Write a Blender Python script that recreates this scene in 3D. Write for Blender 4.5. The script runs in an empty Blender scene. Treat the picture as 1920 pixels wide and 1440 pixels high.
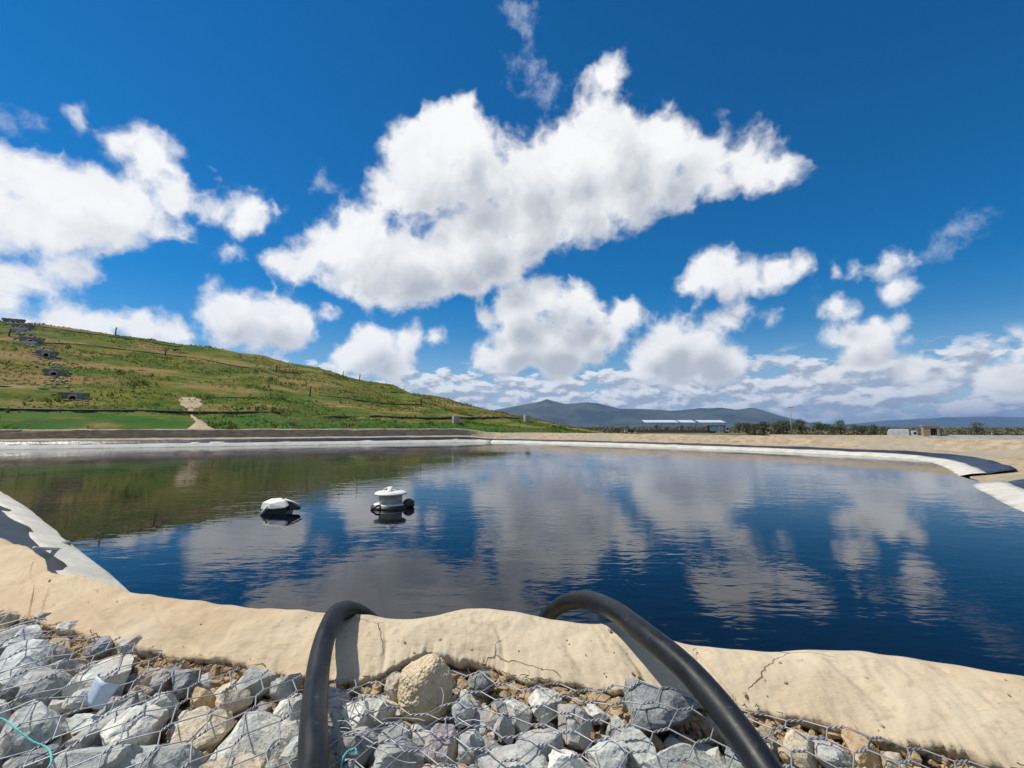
import bpy, bmesh, math, random
import numpy as np
from mathutils import Vector, Matrix, noise as mnoise

S = bpy.context.scene
COL = S.collection
PI = math.pi
random.seed(7)
RNG = np.random.default_rng(11)

# ------------------------------------------------------------------ camera
CAM_Z = 1.45
cam_data = bpy.data.cameras.new('camera')
cam_data.sensor_width = 36.0
cam_data.lens = 16.5
cam_data.clip_start = 0.05
cam_data.clip_end = 60000.0
cam = bpy.data.objects.new('camera', cam_data)
COL.objects.link(cam)
cam.location = (0.0, 0.0, CAM_Z)
cam.rotation_euler = (math.radians(90.0 + 5.19), 0.0, 0.0)
S.camera = cam

# ------------------------------------------------------------------ render look
S.view_settings.view_transform = 'Standard'
S.view_settings.look = 'None'
S.view_settings.gamma = 1.0
S.view_settings.use_curve_mapping = False
S.view_settings.exposure = 0.15
S.render.engine = 'CYCLES'
S.cycles.use_denoising = True
S.cycles.use_adaptive_sampling = True
S.cycles.adaptive_threshold = 0.012
S.cycles.max_bounces = 6
S.cycles.diffuse_bounces = 3
S.cycles.glossy_bounces = 3
S.cycles.transmission_bounces = 3
S.cycles.transparent_max_bounces = 6
S.cycles.volume_bounces = 0
S.cycles.caustics_reflective = False
S.cycles.caustics_refractive = False

# ------------------------------------------------------------------ sun
SUN_EL = math.radians(56.0)
SUN_AZ = math.radians(-80.0)          # measured from +Y (straight ahead) towards +X
SUN_DIR = Vector((math.sin(SUN_AZ) * math.cos(SUN_EL), math.cos(SUN_AZ) * math.cos(SUN_EL), math.sin(SUN_EL)))
sun_data = bpy.data.lights.new('sun', 'SUN')
sun_data.energy = 4.2
sun_data.angle = math.radians(0.53)
sun_data.color = (1.0, 0.95, 0.87)
sun = bpy.data.objects.new('sun', sun_data)
COL.objects.link(sun)
sun.rotation_euler = (-SUN_DIR).to_track_quat('-Z', 'Y').to_euler()

# ------------------------------------------------------------------ sky: clear daylight sky with cumulus, all in world nodes
CUMULUS = """-0.11,0.833,0.542,0.0702 -0.174,0.858,0.483,0.0823 -0.239,0.857,0.456,0.0433 -0.262,0.85,0.457,0.0209 -0.073,0.872,0.485,0.089 0.021,0.869,0.494,0.074 0.101,0.848,0.52,0.067 0.156,0.809,0.567,0.0433 0.178,0.774,0.608,0.0256 0.181,0.762,0.622,0.0117 0.183,0.824,0.536,0.0737 0.273,0.816,0.51,0.0678 0.284,0.78,0.557,0.0188 0.345,0.803,0.487,0.0598 0.411,0.782,0.469,0.0465 0.452,0.775,0.441,0.0349 0.472,0.762,0.443,0.0179 0.234,0.856,0.461,0.0817 0.137,0.89,0.435,0.086 0.043,0.915,0.402,0.0891 -0.059,0.918,0.392,0.0736 0.309,0.84,0.447,0.056 0.377,0.814,0.443,0.0267 0.433,0.792,0.431,0.0188 -0.312,0.868,0.387,0.0368 -0.347,0.872,0.346,0.0504 -0.415,0.856,0.307,0.0282 -0.437,0.845,0.309,0.0184 -0.385,0.866,0.318,0.0383 -0.315,0.903,0.293,0.0364 -0.283,0.897,0.34,0.0706 -0.21,0.921,0.327,0.0786 -0.12,0.932,0.342,0.0769 -0.238,0.933,0.27,0.036 -0.022,0.942,0.334,0.065 -0.352,0.889,0.294,0.0316 -0.164,0.941,0.295,0.043 -0.066,0.949,0.308,0.0393 -0.288,0.917,0.276,0.033 0.067,0.959,0.275,0.0529 0.006,0.969,0.248,0.054 0.123,0.963,0.242,0.0583 -0.051,0.971,0.233,0.0298 0.225,0.947,0.229,0.031 0.177,0.957,0.231,0.0267 0.006,0.987,0.164,0.0598 0.09,0.984,0.155,0.0681 0.173,0.969,0.178,0.0535 -0.054,0.988,0.144,0.0351 0.21,0.958,0.198,0.0219 -0.283,0.946,0.157,0.0469 -0.215,0.96,0.178,0.0362 -0.151,0.971,0.187,0.0199 -0.322,0.937,0.137,0.0324 -0.237,0.964,0.121,0.0408 -0.505,0.839,0.205,0.0493 -0.531,0.822,0.208,0.027 -0.46,0.865,0.199,0.0598 -0.411,0.888,0.206,0.0388 -0.361,0.903,0.231,0.0202 -0.514,0.841,0.169,0.0414 -0.429,0.886,0.178,0.0427 -0.477,0.864,0.158,0.037 -0.612,0.774,0.162,0.0366 -0.58,0.799,0.16,0.0311 -0.69,0.708,0.153,0.0305 -0.658,0.737,0.154,0.0244 -0.716,0.682,0.149,0.0217 -0.635,0.754,0.169,0.0153 -0.685,0.637,0.354,0.0463 -0.65,0.678,0.344,0.0593 -0.702,0.647,0.296,0.05 -0.615,0.714,0.336,0.0544 -0.672,0.68,0.295,0.0436 -0.7,0.614,0.365,0.0294 -0.633,0.713,0.301,0.0324 -0.738,0.599,0.311,0.0505 -0.742,0.62,0.254,0.0349 -0.63,0.643,0.435,0.0159 -0.634,0.635,0.44,0.0075 -0.601,0.68,0.421,0.0275 -0.571,0.71,0.413,0.035 -0.55,0.743,0.381,0.0325 -0.516,0.773,0.368,0.0344 -0.477,0.801,0.362,0.0344 -0.452,0.817,0.359,0.0221 -0.43,0.819,0.38,0.008 -0.494,0.811,0.312,0.0174 -0.58,0.746,0.328,0.0278 -0.507,0.751,0.423,0.0111 -0.505,0.76,0.409,0.0129 -0.55,0.766,0.332,0.0177 -0.68,0.693,0.24,0.0287 -0.707,0.674,0.215,0.0313 -0.729,0.652,0.208,0.0323 -0.724,0.664,0.184,0.0216 -0.753,0.628,0.197,0.0352 0.392,0.873,0.292,0.0443 0.361,0.892,0.274,0.0297 0.438,0.855,0.276,0.0355 0.476,0.833,0.283,0.0341 0.504,0.814,0.287,0.0157 0.501,0.808,0.311,0.0069 0.411,0.873,0.263,0.0249 0.577,0.773,0.263,0.0193 0.559,0.786,0.263,0.0107 0.62,0.737,0.27,0.0195 0.614,0.746,0.26,0.0168 0.626,0.745,0.231,0.0167 0.6,0.755,0.266,0.0109 0.565,0.799,0.207,0.0223 0.546,0.813,0.201,0.0088 0.583,0.787,0.201,0.0111 0.428,0.876,0.224,0.0182 0.389,0.899,0.199,0.0265 0.415,0.887,0.204,0.0196 0.479,0.853,0.209,0.0095 0.361,0.904,0.229,0.0093 0.317,0.933,0.171,0.0506 0.278,0.948,0.157,0.0331 0.369,0.916,0.159,0.0491 0.4,0.908,0.124,0.0461 0.327,0.937,0.123,0.0505 0.263,0.957,0.12,0.0287 0.435,0.894,0.112,0.0153 0.586,0.796,0.151,0.0237 0.617,0.77,0.161,0.0244 0.635,0.754,0.169,0.0153 0.558,0.815,0.157,0.0153 0.611,0.782,0.125,0.0317 0.645,0.752,0.138,0.0119 0.651,0.753,0.094,0.0266 0.582,0.805,0.115,0.0222 0.563,0.821,0.093,0.0153 0.73,0.67,0.135,0.0128 0.718,0.686,0.118,0.0118 0.731,0.674,0.102,0.0128 0.71,0.694,0.121,0.0076 0.749,0.651,0.119,0.0268 0.686,0.722,0.086,0.0173 0.711,0.699,0.076,0.0193 0.673,0.737,0.071,0.0193 0.726,0.684,0.066,0.0215"""
WISPS = """0.038,0.779,0.626,0.0293 0.009,0.777,0.63,0.0189 0.072,0.792,0.606,0.0229 0.023,0.74,0.672,0.0113 0.022,0.723,0.691,0.0142 0,0.718,0.696,0.0094 0.109,0.782,0.614,0.0087 0.043,0.798,0.601,0.0125 0.175,0.755,0.632,0.0083 0.672,0.681,0.291,0.0094 0.685,0.665,0.296,0.0059 0.654,0.694,0.301,0.0062 0.654,0.707,0.268,0.0085 0.631,0.724,0.279,0.0066 -0.352,0.824,0.443,0.0073 -0.336,0.832,0.442,0.0055 0.536,0.808,0.243,0.0077 0.685,0.659,0.31,0.0045 -0.683,0.605,0.409,0.0081 -0.669,0.619,0.411,0.0054 -0.688,0.697,0.202,0.0123 -0.671,0.714,0.198,0.0071"""
def table(s):
    return [tuple(float(v) for v in t.split(',')) for t in s.split()]

class NT:
    """small helper to write node trees as expressions"""
    def __init__(self, tree):
        self.t = tree
    def new(self, kind, **kw):
        n = self.t.nodes.new(kind)
        for k, v in kw.items():
            setattr(n, k, v)
        return n
    def put(self, sock, v):
        if isinstance(v, bpy.types.NodeSocket):
            self.t.links.new(v, sock)
        elif v is not None:
            sock.default_value = v
    def math(self, op, a, b=None, c=None, clamp=False):
        n = self.new('ShaderNodeMath', operation=op, use_clamp=clamp)
        self.put(n.inputs[0], a); self.put(n.inputs[1], b); self.put(n.inputs[2], c)
        return n.outputs[0]
    def vec(self, op, a, b=None, scale=None):
        n = self.new('ShaderNodeVectorMath', operation=op)
        self.put(n.inputs[0], a); self.put(n.inputs[1], b)
        if scale is not None: self.put(n.inputs['Scale'], scale)
        return n.outputs['Value'] if op in ('DISTANCE', 'LENGTH', 'DOT_PRODUCT') else n.outputs['Vector']
    def noise(self, v, scale, detail=4.0, rough=0.55, lac=2.0, dist=0.0, color=False):
        n = self.new('ShaderNodeTexNoise')
        self.put(n.inputs['Vector'], v)
        n.inputs['Scale'].default_value = scale; n.inputs['Detail'].default_value = detail
        n.inputs['Roughness'].default_value = rough; n.inputs['Lacunarity'].default_value = lac
        n.inputs['Distortion'].default_value = dist
        return n.outputs['Color' if color else 'Fac']
    def voronoi(self, v, scale, feature='F1', rand=1.0, out='Distance', detail=0.0):
        n = self.new('ShaderNodeTexVoronoi', feature=feature)
        self.put(n.inputs['Vector'], v); n.inputs['Scale'].default_value = scale
        n.inputs['Randomness'].default_value = rand
        if 'Detail' in n.inputs: n.inputs['Detail'].default_value = detail
        return n.outputs[out]
    def ramp(self, v, lo, hi, a=0.0, b=1.0, smooth=True):
        n = self.new('ShaderNodeMapRange')
        n.interpolation_type = 'SMOOTHSTEP' if smooth else 'LINEAR'
        self.put(n.inputs['Value'], v)
        self.put(n.inputs['From Min'], lo); self.put(n.inputs['From Max'], hi)
        self.put(n.inputs['To Min'], a); self.put(n.inputs['To Max'], b)
        return n.outputs['Result']
    def mix(self, f, a, b, blend='MIX'):
        n = self.new('ShaderNodeMix', data_type='RGBA', blend_type=blend)
        n.clamp_factor = True
        self.put(n.inputs[0], f)
        for i, v in ((6, a), (7, b)):
            self.put(n.inputs[i], v if isinstance(v, bpy.types.NodeSocket) else (*v, 1.0))
        return n.outputs[2]
    def sep(self, v):
        n = self.new('ShaderNodeSeparateXYZ'); self.put(n.inputs[0], v)
        return n.outputs
    def comb(self, x, y, z):
        n = self.new('ShaderNodeCombineXYZ')
        for i, v in enumerate((x, y, z)): self.put(n.inputs[i], v)
        return n.outputs[0]

world = bpy.data.worlds.new('World')
S.world = world
world.use_nodes = True
wt = world.node_tree
wt.nodes.clear()
W = NT(wt)
w_out = W.new('ShaderNodeOutputWorld')
SKY_STRENGTH = 0.10
sky = W.new('ShaderNodeTexSky', sky_type='NISHITA')
sky.sun_disc = False
sky.sun_elevation = SUN_EL
sky.sun_rotation = SUN_AZ
sky.altitude = 300.0
sky.air_density = 1.0
sky.dust_density = 0.05
sky.ozone_density = 4.0
tc = W.new('ShaderNodeTexCoord')
dirv = W.vec('NORMALIZE', tc.outputs['Generated'])
dz = W.sep(dirv)[2]
# finer features towards the horizon, where clouds are farther away
far = W.ramp(dz, 0.02, 0.42, 0.35, 1.0, smooth=False)

def blob_group(blobs):
    """a node group: how deep inside the nearest of the given round lobes a direction lies"""
    g = bpy.data.node_groups.new('cloud_lobes', 'ShaderNodeTree')
    g.interface.new_socket('Vector', in_out='INPUT', socket_type='NodeSocketVector')
    g.interface.new_socket('Depth', in_out='OUTPUT', socket_type='NodeSocketFloat')
    G = NT(g)
    v = G.new('NodeGroupInput').outputs[0]
    acc = None
    for (x, y, z, r) in blobs:
        s = G.math('SUBTRACT', r, G.vec('DISTANCE', v, (x, y, z)))
        acc = s if acc is None else G.math('SMOOTH_MAX', acc, s, 0.030 if r > 0.03 else 0.014)
    g.links.new(acc, G.new('NodeGroupOutput').inputs[0])
    return g

def use_group(g, v):
    n = W.new('ShaderNodeGroup')
    n.node_tree = g
    W.put(n.inputs[0], v)
    return n.outputs[0]

CB = [(x, y, z, r * 0.98 + 0.001) for x, y, z, r in table(CUMULUS)]
WB = table(WISPS)
dxyz = W.sep(dirv)
# domain warp so that lobes are not circles
wn = W.noise(dirv, 8.0, 4.0, 0.6, color=True)
warp = W.vec('SCALE', W.vec('SUBTRACT', wn, (0.5, 0.5, 0.5)), scale=W.math('MULTIPLY', far, 0.060))
pw = W.vec('ADD', dirv, warp)
# the sun stands up and to the left: step that way through the cloud to find how much of it lies in front of the light
LIGHT = Vector((-0.38, 0.0, 0.92)).normalized()
step = W.vec('SCALE', tuple(LIGHT), scale=W.math('MULTIPLY', far, 0.090))
pw2 = W.vec('ADD', pw, step)

def cloud_noise(v):
    # rounded billows with creases over a soft fractal
    n1 = W.noise(v, 10.0, 5.0, 0.48)
    n2 = W.noise(v, 22.0, 4.0, 0.50)
    bil = W.math('ABSOLUTE', W.math('SUBTRACT', n2, 0.5))
    return W.math('MULTIPLY_ADD', bil, -0.75, W.math('SUBTRACT', n1, 0.42))

AMP = W.math('MULTIPLY', far, 0.100)
AMP_SHADE = W.math('MULTIPLY', far, 0.070)
n_a = cloud_noise(pw)
n_b = cloud_noise(pw2)
n_w = W.noise(dirv, 24.0, 6.0, 0.62)
n_fine = W.math('MULTIPLY', W.math('SUBTRACT', n_w, 0.5), W.math('MULTIPLY_ADD', far, -0.036, 0.062))
soft = W.math('MULTIPLY_ADD', far, 0.020, 0.008)
# low layered bank of cloud along the horizon
flat = W.comb(dxyz[0], dxyz[1], W.math('MULTIPLY', dz, 2.3))
hb1 = W.noise(flat, 15.0, 6.0, 0.56)
flat2 = W.comb(W.math('ADD', dxyz[0], -0.006), dxyz[1], W.math('MULTIPLY', W.math('ADD', dz, 0.010), 2.3))
hb2 = W.noise(flat2, 15.0, 6.0, 0.56)
env = W.math('MULTIPLY', W.ramp(dz, 0.0, 0.05), W.ramp(dz, 0.155, 0.06))
a_band = W.math('MULTIPLY', W.ramp(W.math('MULTIPLY_ADD', env, 0.225, hb1), 0.565, 0.635), W.ramp(dz, 0.155, 0.110))
a_veil = W.math('MULTIPLY', W.ramp(dz, 0.20, 0.0), 0.60)
sh_band = W.ramp(W.math('SUBTRACT', hb2, hb1), -0.09, 0.09)
c_band = W.mix(sh_band, (8.0, 8.3, 8.6), (3.6, 4.3, 5.3))
sky_sat = W.new('ShaderNodeHueSaturation')
sky_sat.inputs['Saturation'].default_value = 1.50
sky_sat.inputs['Value'].default_value = 0.88
wt.links.new(sky.outputs[0], sky_sat.inputs['Color'])
clear = W.mix(a_veil, sky_sat.outputs[0], (3.9, 5.6, 7.8))
clear = W.mix(a_band, clear, c_band)
LIT = 8.9

def sky_part(field_a, field_b, wisps=None):
    """the sky with the clouds whose outline fields are given: same light and same vapour for all of them"""
    d_a = W.math('ADD', W.math('MULTIPLY_ADD', n_a, AMP, field_a), n_fine)
    d_b = W.math('MULTIPLY_ADD', n_b, AMP_SHADE, field_b)
    a_cum = W.ramp(d_a, W.math('MULTIPLY', soft, -0.30), soft)
    col = clear
    if wisps:
        d_w = W.math('MULTIPLY_ADD', W.math('SUBTRACT', n_w, 0.5), 0.16, wisps)
        col = W.mix(W.math('MULTIPLY', W.ramp(d_w, -0.012, 0.050), 0.60), col, (5.4, 6.1, 7.4))
    shade = W.ramp(d_b, W.math('MULTIPLY', far, -0.014), W.math('MULTIPLY', far, 0.068))
    body = W.ramp(d_a, 0.0, W.math('MULTIPLY', far, 0.06))
    sh = W.math('MULTIPLY', shade, W.math('MULTIPLY_ADD', body, 0.45, 0.55))
    sh = W.math('MULTIPLY', sh, W.math('MULTIPLY_ADD', far, 0.45, 0.55))
    c = W.mix(sh, (LIT, LIT, LIT), (3.5, 3.85, 4.5))
    relief = W.ramp(W.math('SUBTRACT', n_b, n_a), -0.16, 0.16)
    c = W.mix(W.math('MULTIPLY', relief, 0.14), c, (5.0, 5.4, 6.1))
    col = W.mix(a_cum, col, c)
    bg = W.new('ShaderNodeBackground')
    bg.inputs['Strength'].default_value = SKY_STRENGTH
    wt.links.new(col, bg.inputs['Color'])
    return bg.outputs[0]

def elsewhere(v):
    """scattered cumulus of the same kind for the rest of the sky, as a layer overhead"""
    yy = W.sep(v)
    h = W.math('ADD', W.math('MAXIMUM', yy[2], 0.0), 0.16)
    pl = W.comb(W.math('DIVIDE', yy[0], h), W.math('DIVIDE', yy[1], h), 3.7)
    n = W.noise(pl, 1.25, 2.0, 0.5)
    return W.math('MULTIPLY', W.math('SUBTRACT', n, 0.52), 0.55)  # unseen cloud cover, thickened to add neutral fill light

def choose(fac, a, b):
    n = W.new('ShaderNodeMixShader')
    W.put(n.inputs[0], fac); wt.links.new(a, n.inputs[1]); wt.links.new(b, n.inputs[2])
    return n.outputs[0]

# the front of the sky in five sectors, each holding only the clouds that can reach into it
CUTS = [-9.0, -0.46, -0.16, 0.16, 0.42, 9.0]
parts = []
for k in range(5):
    near = [b for b in CB if CUTS[k] - b[3] - 0.13 < b[0] < CUTS[k + 1] + b[3] + 0.13]
    wisp = [b for b in WB if CUTS[k] - b[3] - 0.10 < b[0] < CUTS[k + 1] + b[3] + 0.10]
    g = blob_group(near)
    parts.append(sky_part(use_group(g, pw), use_group(g, pw2), use_group(blob_group(wisp), pw) if wisp else None))
front = parts[4]
for k in (3, 2, 1, 0):
    front = choose(W.math('LESS_THAN', dxyz[0], CUTS[k + 1]), front, parts[k])
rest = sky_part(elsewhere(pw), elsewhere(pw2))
behind = W.math('MAXIMUM', W.math('GREATER_THAN', W.math('ABSOLUTE', dxyz[0]), 0.80), W.math('MAXIMUM', W.math('GREATER_THAN', dz, 0.74), W.math('LESS_THAN', dxyz[1], 0.40)))
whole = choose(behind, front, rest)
low = W.new('ShaderNodeBackground')
low.inputs['Strength'].default_value = SKY_STRENGTH
wt.links.new(sky_sat.outputs[0], low.inputs['Color'])
whole = choose(W.math('LESS_THAN', dz, -0.01), whole, low.outputs[0])
wt.links.new(whole, w_out.inputs[0])
world.cycles.sampling_method = 'MANUAL'
world.cycles.sample_map_resolution = 512

# ================================================================== helpers
def link(o, parent=None):
    COL.objects.link(o)
    if parent is not None:
        o.parent = parent
    return o

def tag(o, label=None, cat=None, group=None, kind=None):
    if label: o['label'] = label
    if cat: o['category'] = cat
    if group: o['group'] = group
    if kind: o['kind'] = kind
    return o

def mesh_obj(name, verts, faces, mat=None, parent=None, smooth=False):
    me = bpy.data.meshes.new(name)
    me.from_pydata([tuple(map(float, v)) for v in verts], [], [tuple(int(i) for i in f) for f in faces])
    me.update()
    if smooth:
        me.polygons.foreach_set('use_smooth', [True] * len(me.polygons))
    if mat: me.materials.append(mat)
    return link(bpy.data.objects.new(name, me), parent)

def empty(name, loc=(0, 0, 0), rz=0.0, parent=None):
    o = bpy.data.objects.new(name, None)
    o.location = loc; o.rotation_euler = (0, 0, rz)
    o.empty_display_size = 0.2
    return link(o, parent)

def copy_tree(o, parent=None):
    c = o.copy(); COL.objects.link(c)
    if parent is not None: c.parent = parent
    for ch in o.children: copy_tree(ch, c)
    return c

class MB:
    """collects simple solids into one mesh"""
    def __init__(self):
        self.v = []; self.f = []
    def add(self, vs, fs):
        b = len(self.v)
        self.v += [tuple(v) for v in vs]; self.f += [tuple(b + i for i in f) for f in fs]
        return self
    def box(self, x0, x1, y0, y1, z0, z1):
        vs = [(x, y, z) for z in (z0, z1) for y in (y0, y1) for x in (x0, x1)]
        return self.add(vs, [(0, 2, 3, 1), (4, 5, 7, 6), (0, 1, 5, 4), (2, 6, 7, 3), (0, 4, 6, 2), (1, 3, 7, 5)])
    def prism(self, poly, y0, y1):
        """extrude an (x,z) outline (counter-clockwise seen from -y) from y0 to y1"""
        n = len(poly)
        vs = [(x, y0, z) for x, z in poly] + [(x, y1, z) for x, z in poly]
        fs = [tuple(range(n)), tuple(range(2 * n - 1, n - 1, -1))]
        fs += [(i, i + n, (i + 1) % n + n, (i + 1) % n) for i in range(n)]
        return self.add(vs, fs)
    def tube(self, pts, r, sides=10, caps=True):
        pts = [Vector(p) for p in pts]; n = len(pts)
        rad = r if isinstance(r, (list, tuple)) else [r] * n
        up = Vector((0, 0, 1)); vs = []
        prev = None
        for i, p in enumerate(pts):
            t = (pts[min(i + 1, n - 1)] - pts[max(i - 1, 0)]).normalized()
            if prev is None:
                a = t.cross(up if abs(t.z) < 0.9 else Vector((1, 0, 0))).normalized()
            else:
                a = (prev - t * prev.dot(t)).normalized()
            prev = a; b = t.cross(a)
            for k in range(sides):
                q = 2 * PI * k / sides
                vs.append(p + (a * math.cos(q) + b * math.sin(q)) * rad[i])
        fs = [(i * sides + k, i * sides + (k + 1) % sides, (i + 1) * sides + (k + 1) % sides, (i + 1) * sides + k) for i in range(n - 1) for k in range(sides)]
        if caps:
            fs += [tuple(range(sides - 1, -1, -1)), tuple((n - 1) * sides + k for k in range(sides))]
        return self.add(vs, fs)
    def lathe(self, prof, c=(0, 0, 0), sides=32, caps=True):
        n = len(prof)
        vs = [(c[0] + r * math.cos(2 * PI * k / sides), c[1] + r * math.sin(2 * PI * k / sides), c[2] + z) for r, z in prof for k in range(sides)]
        fs = [(i * sides + k, i * sides + (k + 1) % sides, (i + 1) * sides + (k + 1) % sides, (i + 1) * sides + k) for i in range(n - 1) for k in range(sides)]
        if caps:
            fs += [tuple(range(sides - 1, -1, -1)), tuple((n - 1) * sides + k for k in range(sides))]
        return self.add(vs, fs)
    def build(self, name, mat, parent=None, smooth=False, bevel=0.0):
        o = mesh_obj(name, self.v, self.f, mat, parent, smooth)
        if bevel:
            m = o.modifiers.new('bevel', 'BEVEL'); m.width = bevel; m.segments = 2; m.limit_method = 'ANGLE'
        return o

def catmull(P, per):
    """smooth polyline through P; per = number of steps in each span"""
    P = [np.array(p, float) for p in P]; out = []
    for i in range(len(P) - 1):
        p0 = P[max(i - 1, 0)]; p1 = P[i]; p2 = P[i + 1]; p3 = P[min(i + 2, len(P) - 1)]
        k = per[i] if isinstance(per, (list, tuple)) else per
        for j in range(k):
            t = j / k
            out.append(0.5 * ((2 * p1) + (p2 - p0) * t + (2 * p0 - 5 * p1 + 4 * p2 - p3) * t * t + (3 * p1 - p0 - 3 * p2 + p3) * t ** 3))
    out.append(P[-1])
    return np.array(out)

def fbm(x, y, z=0.0, octv=4, rough=0.5):
    a, s, f = 1.0, 0.0, 1.0
    for _ in range(octv):
        s += a * mnoise.noise((x * f, y * f, z * f + 3.1)); a *= rough; f *= 2.03
    return s

# ================================================================== materials
def material(name, rough=0.8, spec=0.3):
    m = bpy.data.materials.new(name); m.use_nodes = True
    t = m.node_tree; N = NT(t)
    b = t.nodes['Principled BSDF']
    b.inputs['Roughness'].default_value = rough
    b.inputs['Specular IOR Level'].default_value = spec
    return m, N, b

def world_pos(N):
    return N.new('ShaderNodeNewGeometry').outputs['Position']

def object_pos(N):
    return N.new('ShaderNodeTexCoord').outputs['Object']

def bump(N, b, h, strength=0.3, dist=0.01, normal=None):
    n = N.new('ShaderNodeBump')
    n.inputs['Strength'].default_value = strength; n.inputs['Distance'].default_value = dist
    N.put(n.inputs['Height'], h)
    if normal is not None: N.put(n.inputs['Normal'], normal)
    N.put(b.inputs['Normal'], n.outputs[0])
    return n.outputs[0]

def speckled(name, c1, c2, scale=4.0, rough=0.8, spec=0.3, bump_s=0.25, bump_d=0.01, fine=40.0, c3=None, obj=False):
    """two tones broken by noise, with fine relief"""
    m, N, b = material(name, rough, spec)
    p = object_pos(N) if obj else world_pos(N)
    n1 = N.noise(p, scale, 5.0, 0.6)
    c = N.mix(N.ramp(n1, 0.35, 0.65), c1, c2)
    n2 = N.noise(p, fine, 4.0, 0.6)
    if c3: c = N.mix(N.ramp(n2, 0.56, 0.70), c, c3)
    else: c = N.mix(N.ramp(n2, 0.3, 0.75, 0.0, 0.35), c, tuple(v * 0.62 for v in c1))
    N.put(b.inputs['Base Color'], c)
    bump(N, b, N.math('ADD', n2, n1), bump_s, bump_d)
    return m

M = {}
M['soil'] = speckled('tan_soil', (0.46, 0.35, 0.21), (0.40, 0.27, 0.15), 0.7, 0.95, 0.1, 0.5, 0.05, 9.0, (0.30, 0.21, 0.12))
M['white_cloth'] = speckled('white_geotextile', (0.64, 0.62, 0.54), (0.52, 0.49, 0.41), 1.6, 0.85, 0.2, 0.35, 0.03, 14.0)
def grimy(m_):
    """silt and scum left along the water line, rain streaks above it"""
    N = NT(m_.node_tree); b = m_.node_tree.nodes['Principled BSDF']
    src = b.inputs['Base Color'].links[0].from_socket
    p = world_pos(N); z = N.sep(p)[2]
    wob = N.noise(p, 2.2, 5.0, 0.65)
    f = N.ramp(N.math('MULTIPLY_ADD', wob, -0.11, z), -0.03, -0.085)
    c = N.mix(N.math('MULTIPLY', f, 0.8), src, (0.13, 0.115, 0.08))
    st = N.noise(N.vec('MULTIPLY', p, (1.0, 1.0, 0.2)), 5.0, 5.0, 0.7)
    c = N.mix(N.ramp(st, 0.55, 0.72, 0.0, 0.4), c, (0.40, 0.35, 0.27))
    N.put(b.inputs['Base Color'], c)
grimy(M['white_cloth'])
M['black_liner'] = speckled('black_geomembrane', (0.018, 0.022, 0.034), (0.035, 0.040, 0.055), 1.2, 0.38, 0.5, 0.5, 0.05, 5.0)
M['grey_liner'] = speckled('faded_grey_liner', (0.34, 0.34, 0.33), (0.24, 0.245, 0.25), 1.5, 0.8, 0.2, 0.3, 0.03, 12.0)
M['concrete'] = speckled('weathered_concrete', (0.20, 0.195, 0.18), (0.13, 0.125, 0.12), 1.5, 0.9, 0.2, 0.3, 0.02, 18.0)
M['pale_concrete'] = speckled('pale_concrete', (0.42, 0.40, 0.36), (0.33, 0.31, 0.28), 1.5, 0.9, 0.2, 0.3, 0.02, 18.0)
M['block'] = speckled('tan_blockwork', (0.36, 0.28, 0.19), (0.28, 0.22, 0.15), 2.0, 0.9, 0.2, 0.3, 0.02, 12.0)
M['void'] = speckled('dark_interior', (0.012, 0.011, 0.010), (0.02, 0.018, 0.016), 2.0, 0.9, 0.1)
M['black_pipe'] = speckled('black_polyethylene_pipe', (0.014, 0.014, 0.015), (0.03, 0.03, 0.03), 1.0, 0.45, 0.5, 0.1, 0.01, 8.0)
M['post'] = speckled('dark_post', (0.045, 0.04, 0.035), (0.08, 0.07, 0.055), 3.0, 0.8, 0.3)
M['white_paint'] = speckled('white_paint', (0.74, 0.75, 0.75), (0.62, 0.63, 0.63), 1.2, 0.45, 0.5, 0.05, 0.01, 6.0)
M['metal_roof'] = speckled('pale_metal_roof', (0.60, 0.66, 0.72), (0.50, 0.57, 0.64), 0.4, 0.4, 0.5, 0.05, 0.01, 3.0)
M['grey_steel'] = speckled('grey_steel', (0.20, 0.21, 0.22), (0.14, 0.15, 0.155), 1.0, 0.5, 0.5, 0.05)
M['rubber'] = speckled('tyre_rubber', (0.02, 0.02, 0.02), (0.03, 0.03, 0.03), 3.0, 0.85, 0.2)
M['blue_paint'] = speckled('dark_blue_paint', (0.010, 0.020, 0.075), (0.014, 0.028, 0.09), 0.8, 0.3, 0.5, 0.02)
M['pale_blue'] = speckled('pale_blue_panel', (0.33, 0.43, 0.52), (0.28, 0.37, 0.46), 0.8, 0.5, 0.4, 0.05)
M['glass'] = speckled('dark_vehicle_glass', (0.015, 0.018, 0.022), (0.02, 0.024, 0.03), 1.0, 0.08, 0.6, 0.0)
M['bark'] = speckled('bark', (0.10, 0.075, 0.05), (0.06, 0.045, 0.03), 5.0, 0.9, 0.2, 0.5, 0.02)

def leaf_material(name, c1, c2):
    m, N, b = material(name, 0.6, 0.3)
    info = N.new('ShaderNodeNewGeometry')
    oi = N.new('ShaderNodeObjectInfo')
    f = N.noise(info.outputs['Position'], 0.35, 3.0)
    c = N.mix(N.math('ADD', N.math('MULTIPLY', info.outputs['Random Per Island'], 0.7), N.math('MULTIPLY', oi.outputs['Random'], 0.4)), c1, c2)
    c = N.mix(N.ramp(f, 0.4, 0.7, 0.0, 0.5), c, tuple(0.5 * (a + b_) for a, b_ in zip(c2, (0.16, 0.13, 0.05))))
    N.put(b.inputs['Base Color'], c)
    b.inputs['Subsurface Weight'].default_value = 0.0
    return m
M['leaf'] = leaf_material('scrub_leaves', (0.035, 0.060, 0.018), (0.085, 0.105, 0.030))
M['leaf_dark'] = leaf_material('dark_leaves', (0.020, 0.042, 0.014), (0.050, 0.075, 0.022))
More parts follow.
